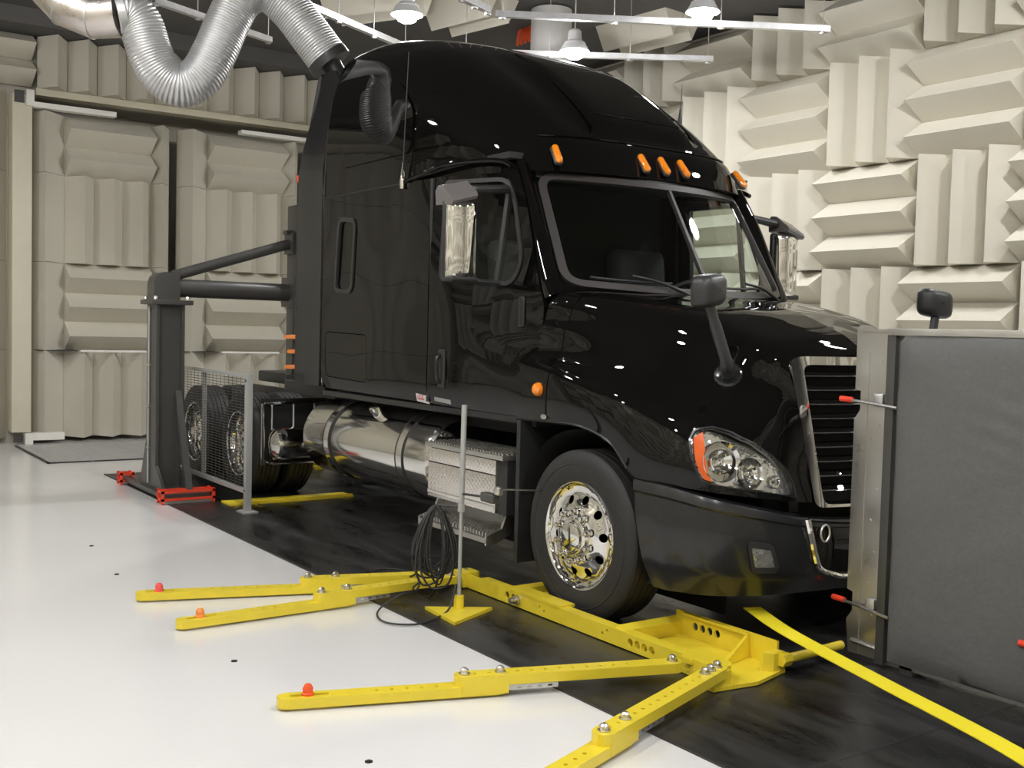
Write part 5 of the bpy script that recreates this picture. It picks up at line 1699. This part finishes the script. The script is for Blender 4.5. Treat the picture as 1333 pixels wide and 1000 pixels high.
# flange with notches at the pins
nz1 = float(on(1104, 520, 1, YP)[2]); nz2 = float(on(1100, 780, 1, YP)[2])
po = [(xb, 0.03), (xa + 0.02, 0.03)]
for nz in (nz2, nz1):
    po += [(xa, nz - 0.10), (xa + 0.035, nz - 0.05), (xa + 0.035, nz + 0.05), (xa, nz + 0.06)]
po += [(xa, zt_), (xb, zt_)]
MB().prism(po, lambda x, z, d: (x, YP + d, z), 0, 0.012).build('edge_flange', 'aluminium', sc, smooth=False)
MB().box((xa + 0.05, YP - 0.005, 0.04), (xa + 0.085, YP, zt_ - 0.12)).build('flange_bead', 'aluminium', sc, smooth=False)
MB().box((xa + 0.02, YP - 0.02, zt_ - 0.012), (xb, YP + 0.012, zt_)).build('flange_top', 'aluminium', sc, smooth=False)
MB().tube([(xa + 0.05, YP - 0.012, 0.10), (xb - 0.01, YP - 0.012, 0.09)], 0.012, 8).build('flange_foot', 'aluminium', sc)
rz_ = [z for z in np.arange(0.25, 1.65, 0.165)]
for k, z in enumerate(rz_):
    MB().lathe([(0.008, 0), (0.007, 0.004), (0, 0.005)], 8, frame_to((xb - 0.07 - 0.03 * (k % 2), YP, z), (xb - 0.07 - 0.03 * (k % 2), YP - 1, z))).build('rivet', 'bolt', sc)
# back channel and padded slab
MB().box((xb - 0.005, YP - 0.05, 0.03), (xb + 0.045, YP + 0.05, zt_), bev=0.004).build('edge_channel', 'steel_grey', sc)
MB().box((xb + 0.02, YP - 0.02, 0.03), (3.75, YP + 0.06, zt_), bev=0.004).build('back_board', 'aluminium', sc)
MB().box((xb + 0.0, YP - 0.06, zt_ - 0.03), (3.76, YP + 0.06, zt_ + 0.004), bev=0.003).build('top_channel', 'aluminium', sc)
x0p, x1p, z0p, z1p = xb + 0.075, 3.72, 0.06, zt_ - 0.035
sl = MB()
out = roundpoly([(x0p, z0p), (x1p, z0p), (x1p, z1p), (x0p, z1p)], [0.02, 0.02, 0.07, 0.07])


def pad(x, z, d):
    e = min(x - x0p, x1p - x, z - z0p, z1p - z)
    puff = 0.035 * (1 - math.exp(-max(0, e) / 0.05))
    wr = 0.004 * math.sin(9 * x + 3 * math.sin(4 * z)) * math.sin(7 * z + 2) + 0.0045 * math.exp(-((x - x0p - 0.62) ** 2 + (z - 1.30) ** 2) / 0.03) * math.sin(60 * (z + 0.25 * x)) \
        + 0.004 * math.exp(-((x - x0p - 0.55) ** 2 + (z - 1.6) ** 2) / 0.02) * math.sin(70 * x)
    if d > 0: return (x, YP - 0.02, z)
    return (x, YP - 0.055 - puff - wr, z)


panel(sl, out, [], pad, 0.035, 0, 1)
sl.build('fabric_pad', 'fabric', sc, angle=60)
# pins with orange handles
for (px, py, zz) in ((1108, 518, nz1), (1098, 778, nz2)):
    q_ = np.array([xa - 0.02, YP - 0.02, zz]); e2_ = np.array([xb + 0.08, YP - 0.065, zz - 0.02])
    pn = MB().tube([tuple(q_), tuple(e2_)], 0.008, 8).build('hinge_pin', 'bolt', sc)
    MB().tube([tuple(q_ - (0.055, 0, -0.004)), tuple(q_ + (0.02, 0, 0))], 0.015, 10).build('pin_handle', 'orange_red', pn)
    MB().rbox((xb - 0.06, YP - 0.02, zz + 0.01), (0.06, 0.03, 0.07), 0.01, 2).build('pin_bracket', 'galvanised', pn)
P = on(1331, 838, 1, YP - 0.10)
MB().tube([tuple(P - (0.015, 0, 0)), tuple(P + (0.10, 0, 0))], 0.015, 10).build('pin_handle', 'orange_red', sc)
for x_ in (1.62, 2.3, 3.4):
    MB().box((x_, YP - 0.02, 0.006), (x_ + 0.08, YP + 0.20, 0.05), bev=0.004).build('screen_foot', 'steel_grey', sc)
